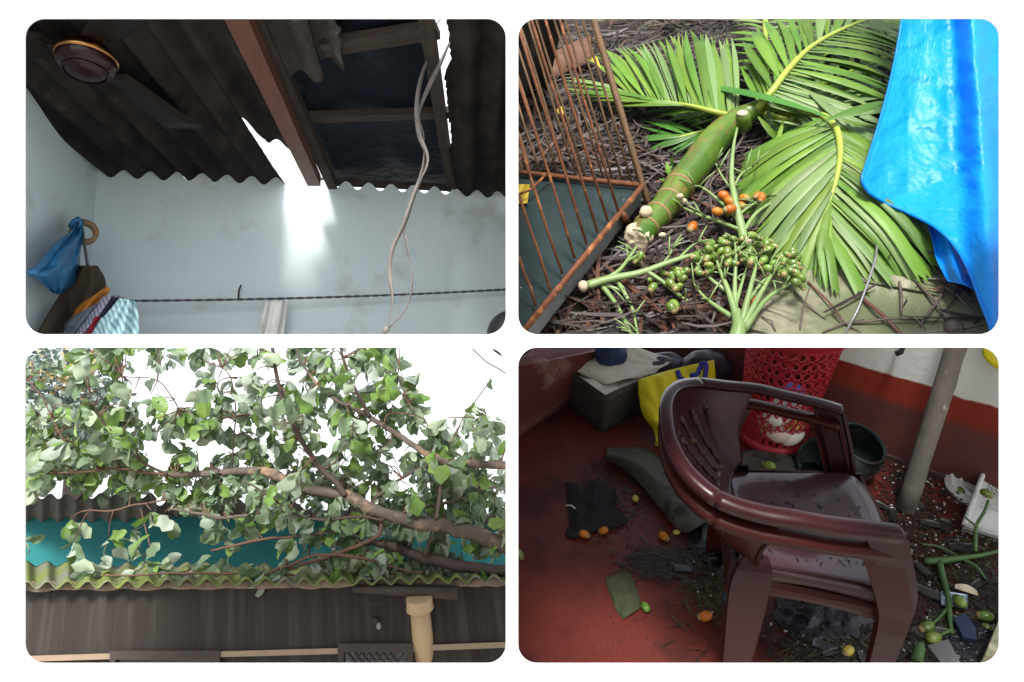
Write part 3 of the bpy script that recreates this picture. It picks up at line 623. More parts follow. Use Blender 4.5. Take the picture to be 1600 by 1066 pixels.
# big front frond
frond([(1285, 180, .13), (1306, 200, .15), (1313, 235, .15), (1308, 275, .13), (1296, 315, .10), (1284, 352, .07)], [(1170, 240, .03), (1150, 285, .025), (1165, 350, .02), (1185, 400, .02), (1225, 425, .02), (1275, 440, .02), (1310, 460, .02)], [(1425, 215, .06), (1415, 275, .04), (1440, 330, .03), (1478, 405, .02), (1440, 436, .02), (1405, 440, .02), (1345, 462, .02)], 34, 32, .1, .02, .0155, None, r0=.011, bow=.06, rough=.012, t0=.02, sag=.02)
for k in range(60):
    x, y = rnd.uniform(1190, 1420), rnd.uniform(40, 265); a = rnd.gauss(0, .6) + (0 if rnd.random() < .6 else 1.2); L = rnd.uniform(60, 140)
    leaflet(gpt(x, y, rnd.uniform(.04, .12)), gpt(x + L * math.cos(a), y + L * math.sin(a) * .7, rnd.uniform(.03, .10)), rnd.uniform(.007, .014), rnd.uniform(0, .08), rnd.uniform(-.06, .06), rnd.choice((M_leaf, M_leaf_g, M_leaf_d)), False, rnd.uniform(-.8, .8))
# two long single leaflets over the crown
leaflet(gpt(1065, 130, .12), gpt(1312, 190, .17), .018, .03, -.02, M_leaf_d, False)
leaflet(gpt(1290, 188, .18), gpt(1402, 155, .16), .020, .06, .04, M_leaf_d, False)
leaflet(gpt(1265, 145, .16), gpt(1345, 215, .12), .012, .04, .02, M_leaf_g, False)
leaflet(gpt(1290, 235, .10), gpt(1180, 292, .04), .014, .05, .02, M_leaf_d, False)
leaflet(gpt(1185, 182, .12), gpt(1222, 228, .05), .013, .05, .02, M_leaf, False)
# yellow torn tips on the left frond
for x, y in ((1006, 78), (1000, 105), (880, 165), (930, 88)):
    leaflet(gpt(x, y, .09), gpt(x + rnd.uniform(-14, 14), y + 18, .10), .012, .1, .1, M_yel, False)
# crownshaft
M_shaft = mat('green_crownshaft', (.025, .080, .008), (.10, .155, .014), rough=.34, bump=.002, bscale=40, scale=7, spec=.35, c3=(.15, .10, .022), scale3=11, thr=.58)
M_ring = mat('brown_leaf_scar', (.28, .17, .09), (.2, .12, .06), rough=.7, scale=20)
M_pith = mat('cream_cut_pith', (.50, .43, .31), (.38, .30, .19), rough=.8, scale=25, bump=.004, bscale=60)
sp = spline([(995, 375, .040, .056), (1012, 352, .044, .058), (1040, 322, .048, .063), (1062, 290, .055, .069), (1088, 258, .065, .073), (1112, 225, .080, .073), (1140, 196, .090, .064), (1165, 180, .10, .052), (1190, 165, .12, .036), (1210, 145, .14, .02)], 40)
SP = [gpt(x, y, h) for x, y, h, r in sp]; SR = [q[3] * .62 for q in sp]
M_fib = mat('dry_fibre', (.16, .11, .05), (.10, .065, .03), rough=.8, scale=30)
fb = MB()
for k in range(46):
    i = rnd.randint(0, 27); an = rnd.uniform(-.4, 2.9); d_ = (SP[i + 1] - SP[i]).normalized(); a_ = GX - d_ * GX.dot(d_); a_.normalize(); b_ = d_.cross(a_); b_ = b_ if b_.dot(GZ) > 0 else -b_
    L = rnd.randint(2, 6); pts = []; 
    for j in range(L):
        q = min(i + j, 39); pts.append(SP[q] + (a_ * math.cos(an + .02 * j) + b_ * math.sin(an + .02 * j)) * (SR[q] + .0006))
    w_ = d_.cross(pts[0] - SP[i]).normalized() * rnd.uniform(.0006, .0022); fb.ribbon(pts, [w_ * (1 - .5 * abs(2 * j / max(L - 1, 1) - 1)) for j in range(L)])
part('sheath_fibres', fb, M_fib, crown, kind='stuff')
part('crownshaft', MB().tube(SP, SR, 20, up=GZ), M_shaft, crown)
d0 = (SP[0] - SP[3]).normalized()
d0 = (d0 - SP[0].normalized() * .9).normalized()
cut = MB(); a0 = GZ.cross(d0).normalized(); b0 = d0.cross(a0)
def cutf(u, v):
    an = 2 * math.pi * u; r = .041 * v * (1 + .28 * nz((math.cos(an) * 2, math.sin(an) * 2, 5)))
    return SP[0] + (a0 * math.cos(an) + b0 * math.sin(an)) * r + d0 * (.012 + .008 * nz((math.cos(an) * v * 3, math.sin(an) * v * 3, 1)) - .03 * v ** 10)
part('cut_end', cut.grid(28, 6, cutf), M_pith, crown)
for i in (4, 7, 10, 13):
    dd = (SP[i + 1] - SP[i - 1]).normalized(); part('leaf_scar', MB().lathe(SP[i], dd, [(SR[i] - .002, -.0035), (SR[i] + .0025, -.002), (SR[i] + .0025, .002), (SR[i] - .002, .0035)], 22), M_ring, crown)
for (x, y, h, s) in ((1009, 330, .09, 1), (1034, 368, .045, .5), (1067, 314, .07, .6), (1062, 308, .085, .5)):
    c = gpt(x, y, h); mb = MB().ball(c, GX * .015 * s, GY * .011 * s, GZ * .014 * s, 12, 8); mb.v = [c + (p - c) * (1 + 1.1 * nz(p, 55)) for p in mb.v]; part('torn_stub', mb, M_pith, crown)
part('cut_petiole', MB().tube([gpt(1163, 196, .14), gpt(1161, 186, .185), gpt(1160, 178, .20)], [.022, .020, .019], 10), M_shaft, crown)
part('cut_end', MB().ball(gpt(1160, 177, .203), GX * .016, GY * .016, GZ * .006, 10, 5), M_pith, crown)
# ---------------- fruit stalks
M_stem = mat('pale_green_fruit_stalk', (.13, .21, .065), (.18, .25, .10), rough=.4, scale=14)
M_nut = mat('green_areca_nut', (.06, .14, .016), (.14, .20, .032), rough=.25, scale=30, spec=.6, rand=.3)
M_orange = mat('orange_areca_nut', (.42, .14, .012), (.33, .075, .012), rough=.35, scale=40, rand=.2)
M_cal = mat('brown_calyx', (.30, .24, .10), (.2, .14, .07), rough=.7, scale=40)
NUT = MB().ball((0, 0, 0), V((1, 0, 0)), V((0, 1, 0)), V((0, 0, 1.35)), 10, 7)
def unit_mesh(name, mb, m):
    me = bpy.data.meshes.new(name); me.from_pydata([tuple(p) for p in mb.v], [], mb.f); me.materials.append(m); me.polygons.foreach_set('use_smooth', [True] * len(me.polygons)); return me
ME_NUT = unit_mesh('nut', NUT, M_nut); ME_OR = unit_mesh('orange_nut', NUT, M_orange); ME_CAL = unit_mesh('calyx', MB().lathe((0, 0, 0), (0, 0, 1), [(.05, -1.5), (.5, -1.42), (.62, -1.1), (.75, -.95), (.5, -1.15)], 8), M_cal)
def axes(d, roll=0.0):
    d = V(d).normalized(); a = d.cross(V((.3, .5, .81))).normalized(); b = d.cross(a); return Matrix((a, b, d)).transposed()
def put(me, name, parent, c, d, r, label=None, calyx=True):
    o = bpy.data.objects.new(name, me); COL.objects.link(o)
    W = Matrix.Translation(c) @ axes(d).to_4x4() @ Matrix.Scale(r, 4)
    if parent: o.parent = parent; o.matrix_local = MW[parent.name].inverted() @ W
    else: o.matrix_world = W
    MW[o.name] = W
    if calyx:
        k = bpy.data.objects.new('calyx', ME_CAL); COL.objects.link(k); k.parent = o
    return o
def bunch(name_label, base, branches, nutreg, nn, rr, orange=0.0, group=None, pith=True, hr=(.03, .10), tail=None):
    b = thing('fruit_stalk', name_label, 'fruit stalk', gpt(*base[0][:2]), R_G, group)
    bp_ = spline([(*gpt(x, y, h), r) for x, y, h, r in base], 16)
    part('stem', MB().tube([V(p[:3]) for p in bp_], [p[3] * .72 for p in bp_], 9, flat=.8, up=GZ), M_stem, b)
    ends = []
    for br in branches:
        q = spline([(*gpt(x, y, h), r) for x, y, h, r in br], 10)
        part('branchlet', MB().tube([V(p[:3]) for p in q], [p[3] * .72 for p in q], 6), M_stem, b)
        ends.append((q, [gpt(x, y, h) for x, y, h, r in br]))
        # short side twigs
        mb = MB()
        for k in range(4):
            p = V(q[rnd.randint(5, 10)][:3]); d = (GX * rnd.uniform(-1, 1) + GY * rnd.uniform(-.4, 1) + GZ * rnd.uniform(0, .8)) * .05
            mb.tube([p, p + d * .5 + GZ * .004, p + d], [.003, .0022, .0015], 5)
        part('twigs', mb, M_stem, b, kind='stuff')
    for k in range(nn):
        x, y = nutreg(rnd); r = rnd.uniform(*rr); c = gpt(x, y, rnd.uniform(*hr)); d = GX * rnd.uniform(-1, 1) + GY * rnd.uniform(-.2, 1) + GZ * rnd.uniform(-.2, .6)
        put(ME_OR if rnd.random() < orange else ME_NUT, 'nut', b, c, d, r)
    if tail:
        c = gpt(*tail); part('cut_end', rock(c, GX * .013, GY * .015, GZ * .013, 3), M_pith, b)
    return b
def reg_arc(r):
    t = r.random(); x = lerp(1085, 1255, t); y = lerp(408, 425, t) - 28 * math.sin(math.pi * t) + r.uniform(-22, 24)
    return x, y
bunch('upright green fruit stalk with a fan of green nuts at the bottom', [(1150, 528, .03, .024), (1155, 508, .04, .022), (1150, 485, .045, .016)],
      [[(1152, 500, .04, .013), (1138, 455, .06, .009), (1126, 425, .07, .006), (1118, 402, .08, .004)], [(1150, 500, .04, .012), (1148, 450, .06, .008), (1150, 400, .09, .005), (1148, 378, .09, .003)], [(1158, 508, .04, .014), (1170, 460, .07, .009), (1180, 420, .08, .006), (1182, 395, .09, .003)], [(1160, 512, .04, .014), (1185, 465, .06, .009), (1204, 432, .07, .006), (1222, 405, .08, .003)], [(1163, 514, .04, .013), (1195, 470, .05, .008), (1228, 447, .05, .005), (1245, 438, .05, .003)], [(1143, 495, .035, .010), (1118, 478, .04, .007), (1098, 462, .04, .005), (1084, 443, .05, .003)], [(1135, 455, .05, .008), (1115, 440, .06, .006), (1098, 425, .06, .004), (1085, 422, .06, .003)], [(1150, 475, .05, .007), (1160, 440, .06, .005), (1168, 415, .07, .003)], [(1170, 470, .05, .007), (1192, 440, .06, .005), (1215, 425, .06, .003)]],
      reg_arc, 120, (.0065, .0108), .0, hr=(.03, .10))
bunch('green fruit stalk with a pale cut end lying below the cut trunk', [(918, 446, .05, .017), (950, 436, .055, .015), (1000, 426, .06, .012), (1050, 408, .07, .010), (1090, 396, .07, .007)],
      [[(935, 440, .05, .009), (965, 425, .06, .008), (985, 400, .06, .006), (995, 385, .06, .004)], [(940, 446, .04, .010), (960, 472, .03, .008), (978, 505, .03, .007), (988, 526, .03, .005)], [(965, 440, .045, .008), (985, 475, .03, .007), (992, 500, .03, .005), (997, 526, .03, .004)], [(945, 446, .04, .007), (975, 458, .03, .006), (985, 490, .02, .004)], [(1010, 424, .06, .009), (1035, 440, .05, .007), (1058, 460, .04, .005), (1075, 470, .04, .004)], [(1030, 418, .06, .005), (1045, 400, .06, .004), (1056, 378, .06, .003)], [(1060, 405, .07, .006), (1080, 385, .07, .004), (1092, 380, .07, .003)]],
      lambda r: r.choice([(r.uniform(1020, 1090), r.uniform(420, 450)), (r.uniform(1015, 1075), r.uniform(425, 462)), (994, 408), (1049, 480), (1057, 450), (1000, 400)]), 34, (.0065, .011), .0, hr=(.03, .06), tail=(911, 447, .05))
bunch('upright fruit stalk with orange nuts beside the green trunk', [(1163, 376, .05, .017), (1156, 345, .07, .015), (1148, 310, .10, .012), (1143, 275, .12, .009), (1146, 230, .15, .006), (1152, 200, .17, .004)],
      [[(1158, 360, .06, .008), (1120, 345, .06, .007), (1090, 335, .06, .006), (1068, 325, .06, .004)], [(1150, 340, .07, .007), (1125, 315, .08, .006), (1100, 295, .08, .005), (1085, 290, .08, .003)], [(1162, 362, .06, .008), (1180, 335, .07, .007), (1205, 318, .07, .006), (1245, 305, .07, .003)], [(1156, 335, .08, .006), (1175, 320, .08, .005), (1200, 308, .08, .004)], [(1146, 300, .1, .005), (1128, 275, .1, .004), (1118, 255, .1, .003)], [(1148, 290, .1, .005), (1160, 270, .11, .004), (1182, 258, .1, .003)], [(1205, 318, .07, .004), (1225, 300, .08, .003), (1250, 283, .08, .002)]],
      lambda r: r.choice([(1163, 310), (1158, 322), (1141, 327), (1121, 331), (1190, 309), (1184, 306), (1153, 254), (1138, 258), (1168, 264), (1140, 315), (1131, 306), (1185, 258), (1143, 332), (1210, 262)]), 14, (.010, .013), .95, hr=(.05, .10), tail=(1167, 376, .055))
for x, y, m_, lab in ((1216, 325, ME_OR, 'single orange areca nut on the edge of the front palm frond'), (1082, 355, ME_OR, 'single dull orange areca nut on dead leaves below the trunk'), (1052, 478, ME_NUT, 'single large green areca nut beside the lower fruit stalks'), (994, 408, ME_NUT, 'round green areca nut just below the cut trunk end'), (1177, 472, ME_OR, 'single orange areca nut between the stems of the bottom stalk')):
    o = put(m_, 'areca_nut', None, gpt(x, y, .035), GX * rnd.uniform(-1, 1) + GY, .0145); tag(o, lab, 'nut', 'loose areca nuts in the yard')
# small weed
M_weed = mat('weed_green', (.10, .22, .03), (.16, .28, .05), rough=.5, scale=20)
wd_ = thing('weed', 'small pale weed sprig beside the green trunk', 'weed', gpt(1048, 270), R_G)
part('stem', MB().tube([gpt(1040, 300, .01), gpt(1046, 275, .04), gpt(1050, 255, .07)], .003, 5), M_weed, wd_)
for k in range(9):
    p = gpt(1040 + k * 1.2, 300 - k * 5, .01 + k * .007); mb = MB(); d = GX * rnd.uniform(-1, 1) + GY * rnd.uniform(-.3, .8) + GZ * .5; s = d.cross(GZ).normalized() * .006; d = d.normalized() * .035
    mb.ribbon([p, p + d * .5, p + d], [s * .4, s, s * .1]); part('leaf', mb, M_weed, wd_)
# ---------------- blue tarpaulin hanging at the right
M_tarp = mat('blue_tarpaulin', (.001, .24, .74), (.001, .30, .80), rough=.36, scale=3, spec=.4, bump=.003, bscale=60, ridge=(9, .006), stretch=(1, 1, .55), transl=.25, detail=6)
M_tarp2 = mat('blue_tarpaulin_fold', (.001, .20, .70), rough=.3, bump=.004, scale=6, bscale=26, transl=.2)
TL = spline([(1425, -420), (1420, -220), (1414, -20), (1410, 25), (1401, 80), (1388, 140), (1370, 205), (1352, 262), (1347, 283), (1358, 302)], 60)  # upper part carried out of view, added to keep sun off the opening
TB = spline([(1358, 302), (1385, 318), (1425, 336), (1462, 356), (1492, 385), (1515, 425), (1532, 470), (1548, 512), (1560, 560)], 60)
edge_l = TL + TB[1:]
def tY(x, y):
    y0_ = y; y = max(y, -60)
    yy = min(lerp(1.78, 1.36, min(1, max(0, (y + 20) / 580))), gpt(min(x, 1560), y, .11).y)
    c1 = 1487 + (y - 30) * .05; c2 = 1507 + (y - 30) * .085
    f = .014 * math.exp(-((x - c1) / 22) ** 2) - .085 * math.exp(-((x - c2 - 12) / (20 + y * .03)) ** 2) + .03 * math.exp(-((x - 1570 - .02 * y) / 22) ** 2)
    f += .004 * nz((x / 40, y / 18, 9)) + .0035 * abs(nz((x / 16, y / 9, 4))) + .0025 * abs(nz((x / 9, y / 12, 7))) + .018 * math.sin((x - 1400) / 38 + y / 190) + .012 * nz((x / 60, y / 60, 2)) + .006 * nz((x / 22, y / 26, 5))
    return yy + f - .0006 * max(0, 1420 - x)
def tarpf(u, v):
    i = min(int(v * 120), len(edge_l) - 1); x0, y0 = edge_l[i]
    # rows run from the left/bottom edge to the top right corner region
    x1, y1 = 1640, lerp(-420, 600, v)
    uu = u; x, y = lerp(x0, x1, uu), lerp(y0, y1, uu)
    return P(x, y, tY(x, y))
tarp = thing('tarpaulin', 'bright blue plastic tarpaulin hanging in folds at the right', 'tarpaulin', P(1480, 30, 1.75), R_G)
part('sheet', MB().slab(130, 240, tarpf, lambda u, v: V((0, .0025, 0))), M_tarp, tarp)
part('hem', MB().tube([P(x, y, tY(x, y) - .001) for x, y in edge_l], .0035, 6), M_tarp2, tarp)
fl_l = spline([(1440, 325), (1456, 370), (1462, 400), (1475, 428), (1482, 440)], 20); fl_r = spline([(1470, 345), (1500, 385), (1520, 420), (1532, 450), (1545, 468)], 20)
def flap(u, v):
    i = int(round(v * 20)); a, b = fl_l[i], fl_r[i]; x, y = lerp(a[0], b[0], u), lerp(a[1], b[1], u) - 6 * math.sin(u * 3.1) * v
    return P(x, y, tY(x, y) + .05 + .025 * math.sin(u * 7 + v * 2))
part('back_flap', MB().slab(14, 20, flap, lambda u, v: V((0, .002, 0))), M_tarp2, tarp)
# ================================================================== lower left: a tree fallen across two sheet roofs
L_UP = V((-.145, .375, .927)); R_L = frame(L_UP); LX, LY, LZ = R_L.col[0], R_L.col[1], R_L.col[2]
rl = random.Random(5)
M_moss = mat('mossy_cement_sheet', (.10, .125, .04), (.16, .20, .045), rough=.9, scale=5, bump=.006, bscale=40, c3=(.14, .137, .115), scale3=3.5, thr=.55)
M_cem = mat('grey_cement_sheet', (.05, .047, .044), (.085, .08, .074), rough=.9, scale=4, bump=.004, bscale=40, c3=(.05, .048, .045), scale3=5, thr=.6)
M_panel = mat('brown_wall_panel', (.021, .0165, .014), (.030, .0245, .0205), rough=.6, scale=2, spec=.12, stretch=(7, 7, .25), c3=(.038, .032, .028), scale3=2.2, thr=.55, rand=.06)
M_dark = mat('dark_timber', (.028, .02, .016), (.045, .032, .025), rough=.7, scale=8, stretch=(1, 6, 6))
M_teal = mat('teal_wall_paint', (.009, .085, .092), (.012, .105, .112), rough=.7, spec=.15, scale=1.2, c3=(.014, .125, .13), scale3=2.5, thr=.62, bump=.002, bscale=20)
M_cream = mat('cream_batten_paint', (.23, .17, .115), (.19, .14, .095), rough=.6, scale=8)
M_pvc = mat('cream_pvc', (.34, .245, .14), (.30, .215, .125), rough=.38, scale=3)
M_glass = mat('dark_window_glass', (.012, .012, .013), rough=.12)
# --- lower roof
E0, E1 = P(10, 914, 4.48), P(810, 906, 4.70)
B0, B1 = P(10, 880, 5.75), P(810, 889, 6.0)
WN = LZ
def roof(a0, a1, b0, b1, u0, u1, nw, amp, nrm, thick, nv=14, ph=0.0, rag=.01, seed=0):
    def fn(u, v):
        uu = lerp(u0, u1, u); p = lerp(lerp(a0, a1, uu), lerp(b0, b1, uu), v)
        return p + nrm * (amp * math.cos(2 * math.pi * nw * uu + ph)) + (p - p) + ((b0 - a0).normalized() * (rag * nz((uu * 30, seed, 0))) if v == 0 else V())
    return MB().slab(max(8, int((u1 - u0) * nw * 18)), nv, fn, lambda u, v: -nrm * thick)
house = thing('lower_house', 'low house with a mossy corrugated roof and brown panel wall', 'house', P(400, 1060, 4.9), R_L)
cuts = (0, .265, .52, .77, 1.0)
for i in range(4):
    part('roof_sheet', roof(E0 + LZ * .006 * (i % 2), E1 + LZ * .006 * (i % 2), B0 + LZ * .006 * (i % 2), B1 + LZ * .006 * (i % 2), cuts[i], cuts[i + 1] + (.012 if i < 3 else 0), 26.3, .023, WN, .007, seed=i), M_moss, house)
M_wall_top = mat('rough_mortar', (.20, .15, .11), (.12, .09, .07), rough=.95, scale=14, bump=.01, bscale=30)
part('eave_mortar', MB().slab(320, 3, lambda u, v: lerp(lerp(E0, E1, u), lerp(B0, B1, u), .07 + .008 * nz((u * 40, v, 2))) + LZ * lerp(.023 * math.cos(2 * math.pi * 26.3 * u) - .010, -.052 - .018 * nz((u * 25, 0, 4)), v), lambda u, v: LY * .05), M_wall_top, house)
W0, W1 = lerp(E0, E1, 0) + LY * .17 - LZ * .03, lerp(E0, E1, 1) + LY * .17 - LZ * .03
wd = (W1 - W0).normalized(); WL = (W1 - W0).length; wnr = LZ.cross(wd).normalized()
WPL = Plane(W0, wnr)
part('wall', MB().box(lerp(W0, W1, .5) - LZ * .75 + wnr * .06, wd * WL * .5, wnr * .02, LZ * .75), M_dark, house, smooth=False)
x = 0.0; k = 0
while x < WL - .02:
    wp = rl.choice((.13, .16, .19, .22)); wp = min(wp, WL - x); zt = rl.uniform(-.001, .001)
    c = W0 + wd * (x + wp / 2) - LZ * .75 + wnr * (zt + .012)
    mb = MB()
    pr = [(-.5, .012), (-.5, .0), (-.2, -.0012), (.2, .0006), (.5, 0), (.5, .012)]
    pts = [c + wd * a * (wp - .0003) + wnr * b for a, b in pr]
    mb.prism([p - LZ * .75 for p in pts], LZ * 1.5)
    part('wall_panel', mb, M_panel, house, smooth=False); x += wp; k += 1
def wq(px, py, out=0.0): return WPL.hit(px, py) - wnr * out
def wbox(name, x0, y0, x1, y1, o0, o1, m, parent):
    q = [wq(x0, y0, o0), wq(x1, y0, o0), wq(x1, y1, o0), wq(x0, y1, o0)]
    return part(name, MB().prism(q, -wnr * (o1 - o0)), m, parent, smooth=False)
for x0, x1, ya, yb in ((20, 177, 1030, 1025), (347, 529, 1022, 1017), (645, 800, 1013, 1007)):
    q = [wq(x0, ya - 4.5, .018), wq(x1, yb - 4.5, .018), wq(x1, yb + 4.5, .018), wq(x0, ya + 4.5, .018)]
    part('cream_batten', MB().prism(q, -wnr * .015), M_cream, house, smooth=False)
for (x0, x1, y0) in ((177, 347, 1016), (530, 646, 1005)):
    fr = wbox('window_frame', x0, y0, x1, y0 + 14, .016, .05, M_dark, house)
    for a, b in ((x0, x0 + 9), (x1 - 9, x1)):
        q = [wq(a, y0 + 14, .016), wq(b, y0 + 14, .016), wq(b, y0 + 120, .016), wq(a, y0 + 120, .016)]; part('jamb', MB().prism(q, -wnr * .034), M_dark, fr, smooth=False)
    wbox('window_pane', x0 + 9, y0 + 14, x1 - 9, y0 + 120, .013, .018, M_glass, fr)
    if x0 > 500:
        for j in range(10):
            for sg in (-1, 1):
                cx = x0 + 14 + j * 11; a, b = wq(cx, y0 + 14, .03), wq(cx + sg * 22, y0 + 44, .03)
                if x0 + 8 < cx + sg * 22 < x1 - 8: part('lattice_bar', MB().tube([a, b], .007, 4), M_dark, fr, smooth=False)
# log under the eave, drain pipe, bulb
solo('log', MB().tube([wq(555, 921, .10), wq(600, 922, .11), wq(660, 925, .12), wq(716, 928, .13)], [.028, .036, .044, .050], 10, jit=.04), M_dark, wq(650, 925, .1), R_L, 'dark log end stuck out under the mossy eave above the pipe', 'log')
pipe = thing('drain_pipe', 'cream plastic pipe with a collar standing in front of the panel wall', 'pipe', P(662, 1060, 4.6), R_L)
pa, pb = P(655, 936, 4.62), P(667, 1075, 4.70); pd = (pb - pa).normalized()
part('pipe_body', MB().tube([pa + pd * .02, lerp(pa, pb, .5), pb], [.070, .076, .080], 28), M_pvc, pipe)
part('collar', MB().lathe(pa, pd, [(.001, -.012), (.076, -.012), (.093, -.012), (.095, .0), (.095, .052), (.100, .056), (.100, .075), (.093, .08), (.075, .085), (.073, .09)], 30), M_pvc, pipe)
bulb = thing('bulb_holder', 'small bulb in a holder fixed on the brown panel wall', 'lamp', wq(590, 975, .02), R_L)
M_bulb = mat('frosted_bulb', (.16, .155, .15), rough=.25)
part('holder', MB().tube([wq(588, 968, .0), wq(588, 971, .05)], .02, 10), M_dark, bulb); part('bulb', MB().ball(wq(594, 978, .07), V((.02, 0, 0)), V((0, .02, 0)), V((0, 0, .025)), 12, 8), M_bulb, bulb)
solo('sag_wire', MB().tube([wq(552, 928, .06), wq(572, 940, .06), wq(592, 944, .06), wq(612, 936, .06), wq(622, 928, .06)], .0035, 5), M_dark, wq(590, 940), R_L, 'thin dark wire sagging below the eave', 'wire')
# --- teal house behind
th = thing('teal_house', 'teal painted house with a dark corrugated roof behind the branches', 'house', P(400, 900, 6.6), R_L)
t0, t1 = P(-30, 897, 6.5), P(840, 900, 6.75)
part('wall', MB().box(lerp(t0, t1, .5) + LZ * .22, (t1 - t0) * .5, LY * .05, LZ * .36), M_teal, th, smooth=False)
a0, a1 = P(0, 776, 5.95), P(245, 774, 6.0); b0, b1 = P(0, 815, 6.75), P(245, 815, 6.8)
part('roof_sheet', roof(a0, a1, b0, b1, 0, 1, 9.4, .026, LZ, .007, 8, rag=.008), M_cem, th)
a0, a1 = P(236, 786, 6.4), P(470, 783, 6.45); b0, b1 = P(236, 812, 6.95), P(470, 812, 7.0)
part('roof_sheet', roof(a0, a1, b0, b1, 0, 1, 8.6, .028, LZ, .007, 8), M_cem, th)
a0, a1 = P(465, 792, 6.5), P(830, 800, 6.6); b0, b1 = P(465, 814, 6.95), P(830, 822, 7.0)
part('roof_sheet', roof(a0, a1, b0, b1, 0, 1, 13, .028, LZ, .007, 8), M_cem, th)
part('fascia', MB().tube([P(235, 806, 6.25), P(272, 818, 6.3)], .03, 4), M_dark, th, smooth=False)
# --- fallen tree
M_bark = mat('grey_brown_bark', (.075, .058, .048), (.125, .10, .082), rough=.9, scale=9, bump=.008, bscale=30, c3=(.26, .17, .11), scale3=4.5, thr=.60, stretch=(1, 1, 1))
M_bark_d = mat('dark_bark', (.055, .04, .034), (.09, .065, .055), rough=.9, scale=12, bump=.006, bscale=40)
M_twig = mat('red_brown_twig', (.13, .07, .045), (.09, .055, .04), rough=.8, scale=20)
M_lf = mat('tree_leaf', (.125, .19, .105), (.17, .235, .13), rough=.45, scale=8, spec=.4, rand=.28, back=(.30, .355, .28), transl=.28)
M_lf2 = mat('light_tree_leaf', (.15, .27, .05), (.19, .31, .08), rough=.45, scale=8, spec=.4, rand=.25, back=(.32, .385, .26), transl=.32)
M_lf_bulk = mat('tree_foliage', (.09, .15, .08), (.17, .235, .13), rough=.5, scale=3.5, spec=.4, back=(.28, .345, .27), transl=.28)
tree = thing('fallen_tree', 'leafy tree fallen across the mossy roof with its trunk at the right', 'tree', P(760, 870, 5.2), R_L)
BR = []
def limb(name, pts, m=M_bark, n=None, label=None, jit=.05):
    # pts: (px, py, depth, radius in px)
    q = spline(pts, n or (len(pts) - 1) * 5)
    W = [P(x, y, Y) + LZ * .012 * nz((i * .35, pts[0][0] * .01, 1)) for i, (x, y, Y, r) in enumerate(q)]
    part(name, MB().tube(W, [max(r * .76, .6) / F * Y for x, y, Y, r in q], 10 if pts[0][3] > 4 else 6, jit=jit), m, tree, label=label)
    BR.append(q)
limb('trunk', [(799, 857, 5.04, 17), (790, 853, 5.05, 17), (740, 834, 5.1, 15.5), (700, 824, 5.12, 15), (650, 818, 5.15, 13.5), (610, 806, 5.2, 12.5), (575, 794, 5.22, 13.5), (545, 776, 5.25, 12), (500, 768, 5.3, 11), (455, 756, 5.32, 10), (430, 742, 5.35, 10), (400, 736, 5.38, 9), (360, 738, 5.4, 8), (320, 740, 5.42, 7), (268, 743, 5.45, 5.5)])
limb('branch', [(270, 743, 5.45, 4), (225, 737, 5.48, 3), (180, 732, 5.5, 2.4), (120, 738, 5.5, 2), (70, 738, 5.52, 1.6), (30, 732, 5.5, 1.2)], M_twig)
limb('branch', [(540, 774, 5.22, 6.5), (522, 752, 5.2, 6), (498, 728, 5.15, 5.6), (478, 700, 5.1, 5), (460, 668, 5.05, 4.6), (445, 630, 5.02, 4.2), (434, 595, 5.0, 3.8), (428, 560, 4.98, 3.5), (424, 530, 4.97, 3.3)], M_bark_d)
limb('branch', [(799, 726, 5.0, 9.5), (790, 727, 5.0, 9), (735, 725, 5.05, 8), (690, 720, 5.1, 7.5), (655, 702, 5.12, 6.5), (625, 682, 5.15, 6), (600, 666, 5.15, 5.5), (572, 648, 5.2, 4.8), (540, 632, 5.2, 3.8), (510, 616, 5.22, 3.2), (488, 590, 5.25, 2.8), (470, 565, 5.25, 2.4), (460, 535, 5.25, 2.2)])
limb('branch', [(578, 650, 5.18, 4.5), (562, 622, 5.15, 3.8), (548, 592, 5.12, 3.2), (536, 560, 5.1, 2.8), (530, 530, 5.1, 2.5)], M_bark_d)
limb('branch', [(690, 722, 5.1, 4), (655, 732, 5.15, 3.5), (622, 752, 5.2, 3), (592, 775, 5.22, 2.4), (572, 790, 5.25, 2)], M_bark_d)
limb('branch', [(799, 894, 4.99, 12), (790, 893, 5.0, 12), (740, 888, 5.05, 12), (690, 879, 5.1, 11.5), (650, 868, 5.15, 10.5), (620, 857, 5.2, 9), (588, 848, 5.25, 6), (560, 850, 5.3, 4)], M_bark_d)
limb('branch', [(262, 742, 5.4, 3), (225, 722, 5.35, 2.6), (195, 697, 5.3, 2.3), (168, 668, 5.25, 2.0), (150, 640, 5.2, 1.6), (140, 610, 5.2, 1.2)], M_bark_d)
limb('branch', [(452, 778, 5.25, 4.5), (430, 792, 5.2, 4.2), (395, 804, 5.15, 3.8), (350, 808, 5.1, 3.4), (310, 803, 5.1, 2.8), (272, 796, 5.1, 2.2)])
limb('branch', [(595, 812, 5.15, 4.5), (592, 836, 5.05, 4.5), (560, 852, 5.0, 4.5), (525, 866, 4.95, 4.2), (480, 880, 4.9, 4), (440, 892, 4.85, 3.6), (405, 898, 4.8, 3)], M_twig)
limb('branch', [(600, 812, 5.1, 3.2), (560, 808, 5.05, 3), (510, 812, 5.0, 3), (470, 808, 5.0, 2.6), (440, 790, 5.0, 2.4), (410, 768, 5.0, 2), (380, 752, 5.0, 1.6)], M_bark_d)
limb('branch', [(410, 898, 4.78, 3), (440, 888, 4.8, 3), (490, 869, 4.85, 3), (540, 868, 4.85, 3), (585, 878, 4.88, 3), (620, 888, 4.9, 2.4), (660, 897, 4.92, 1.8)], M_twig)
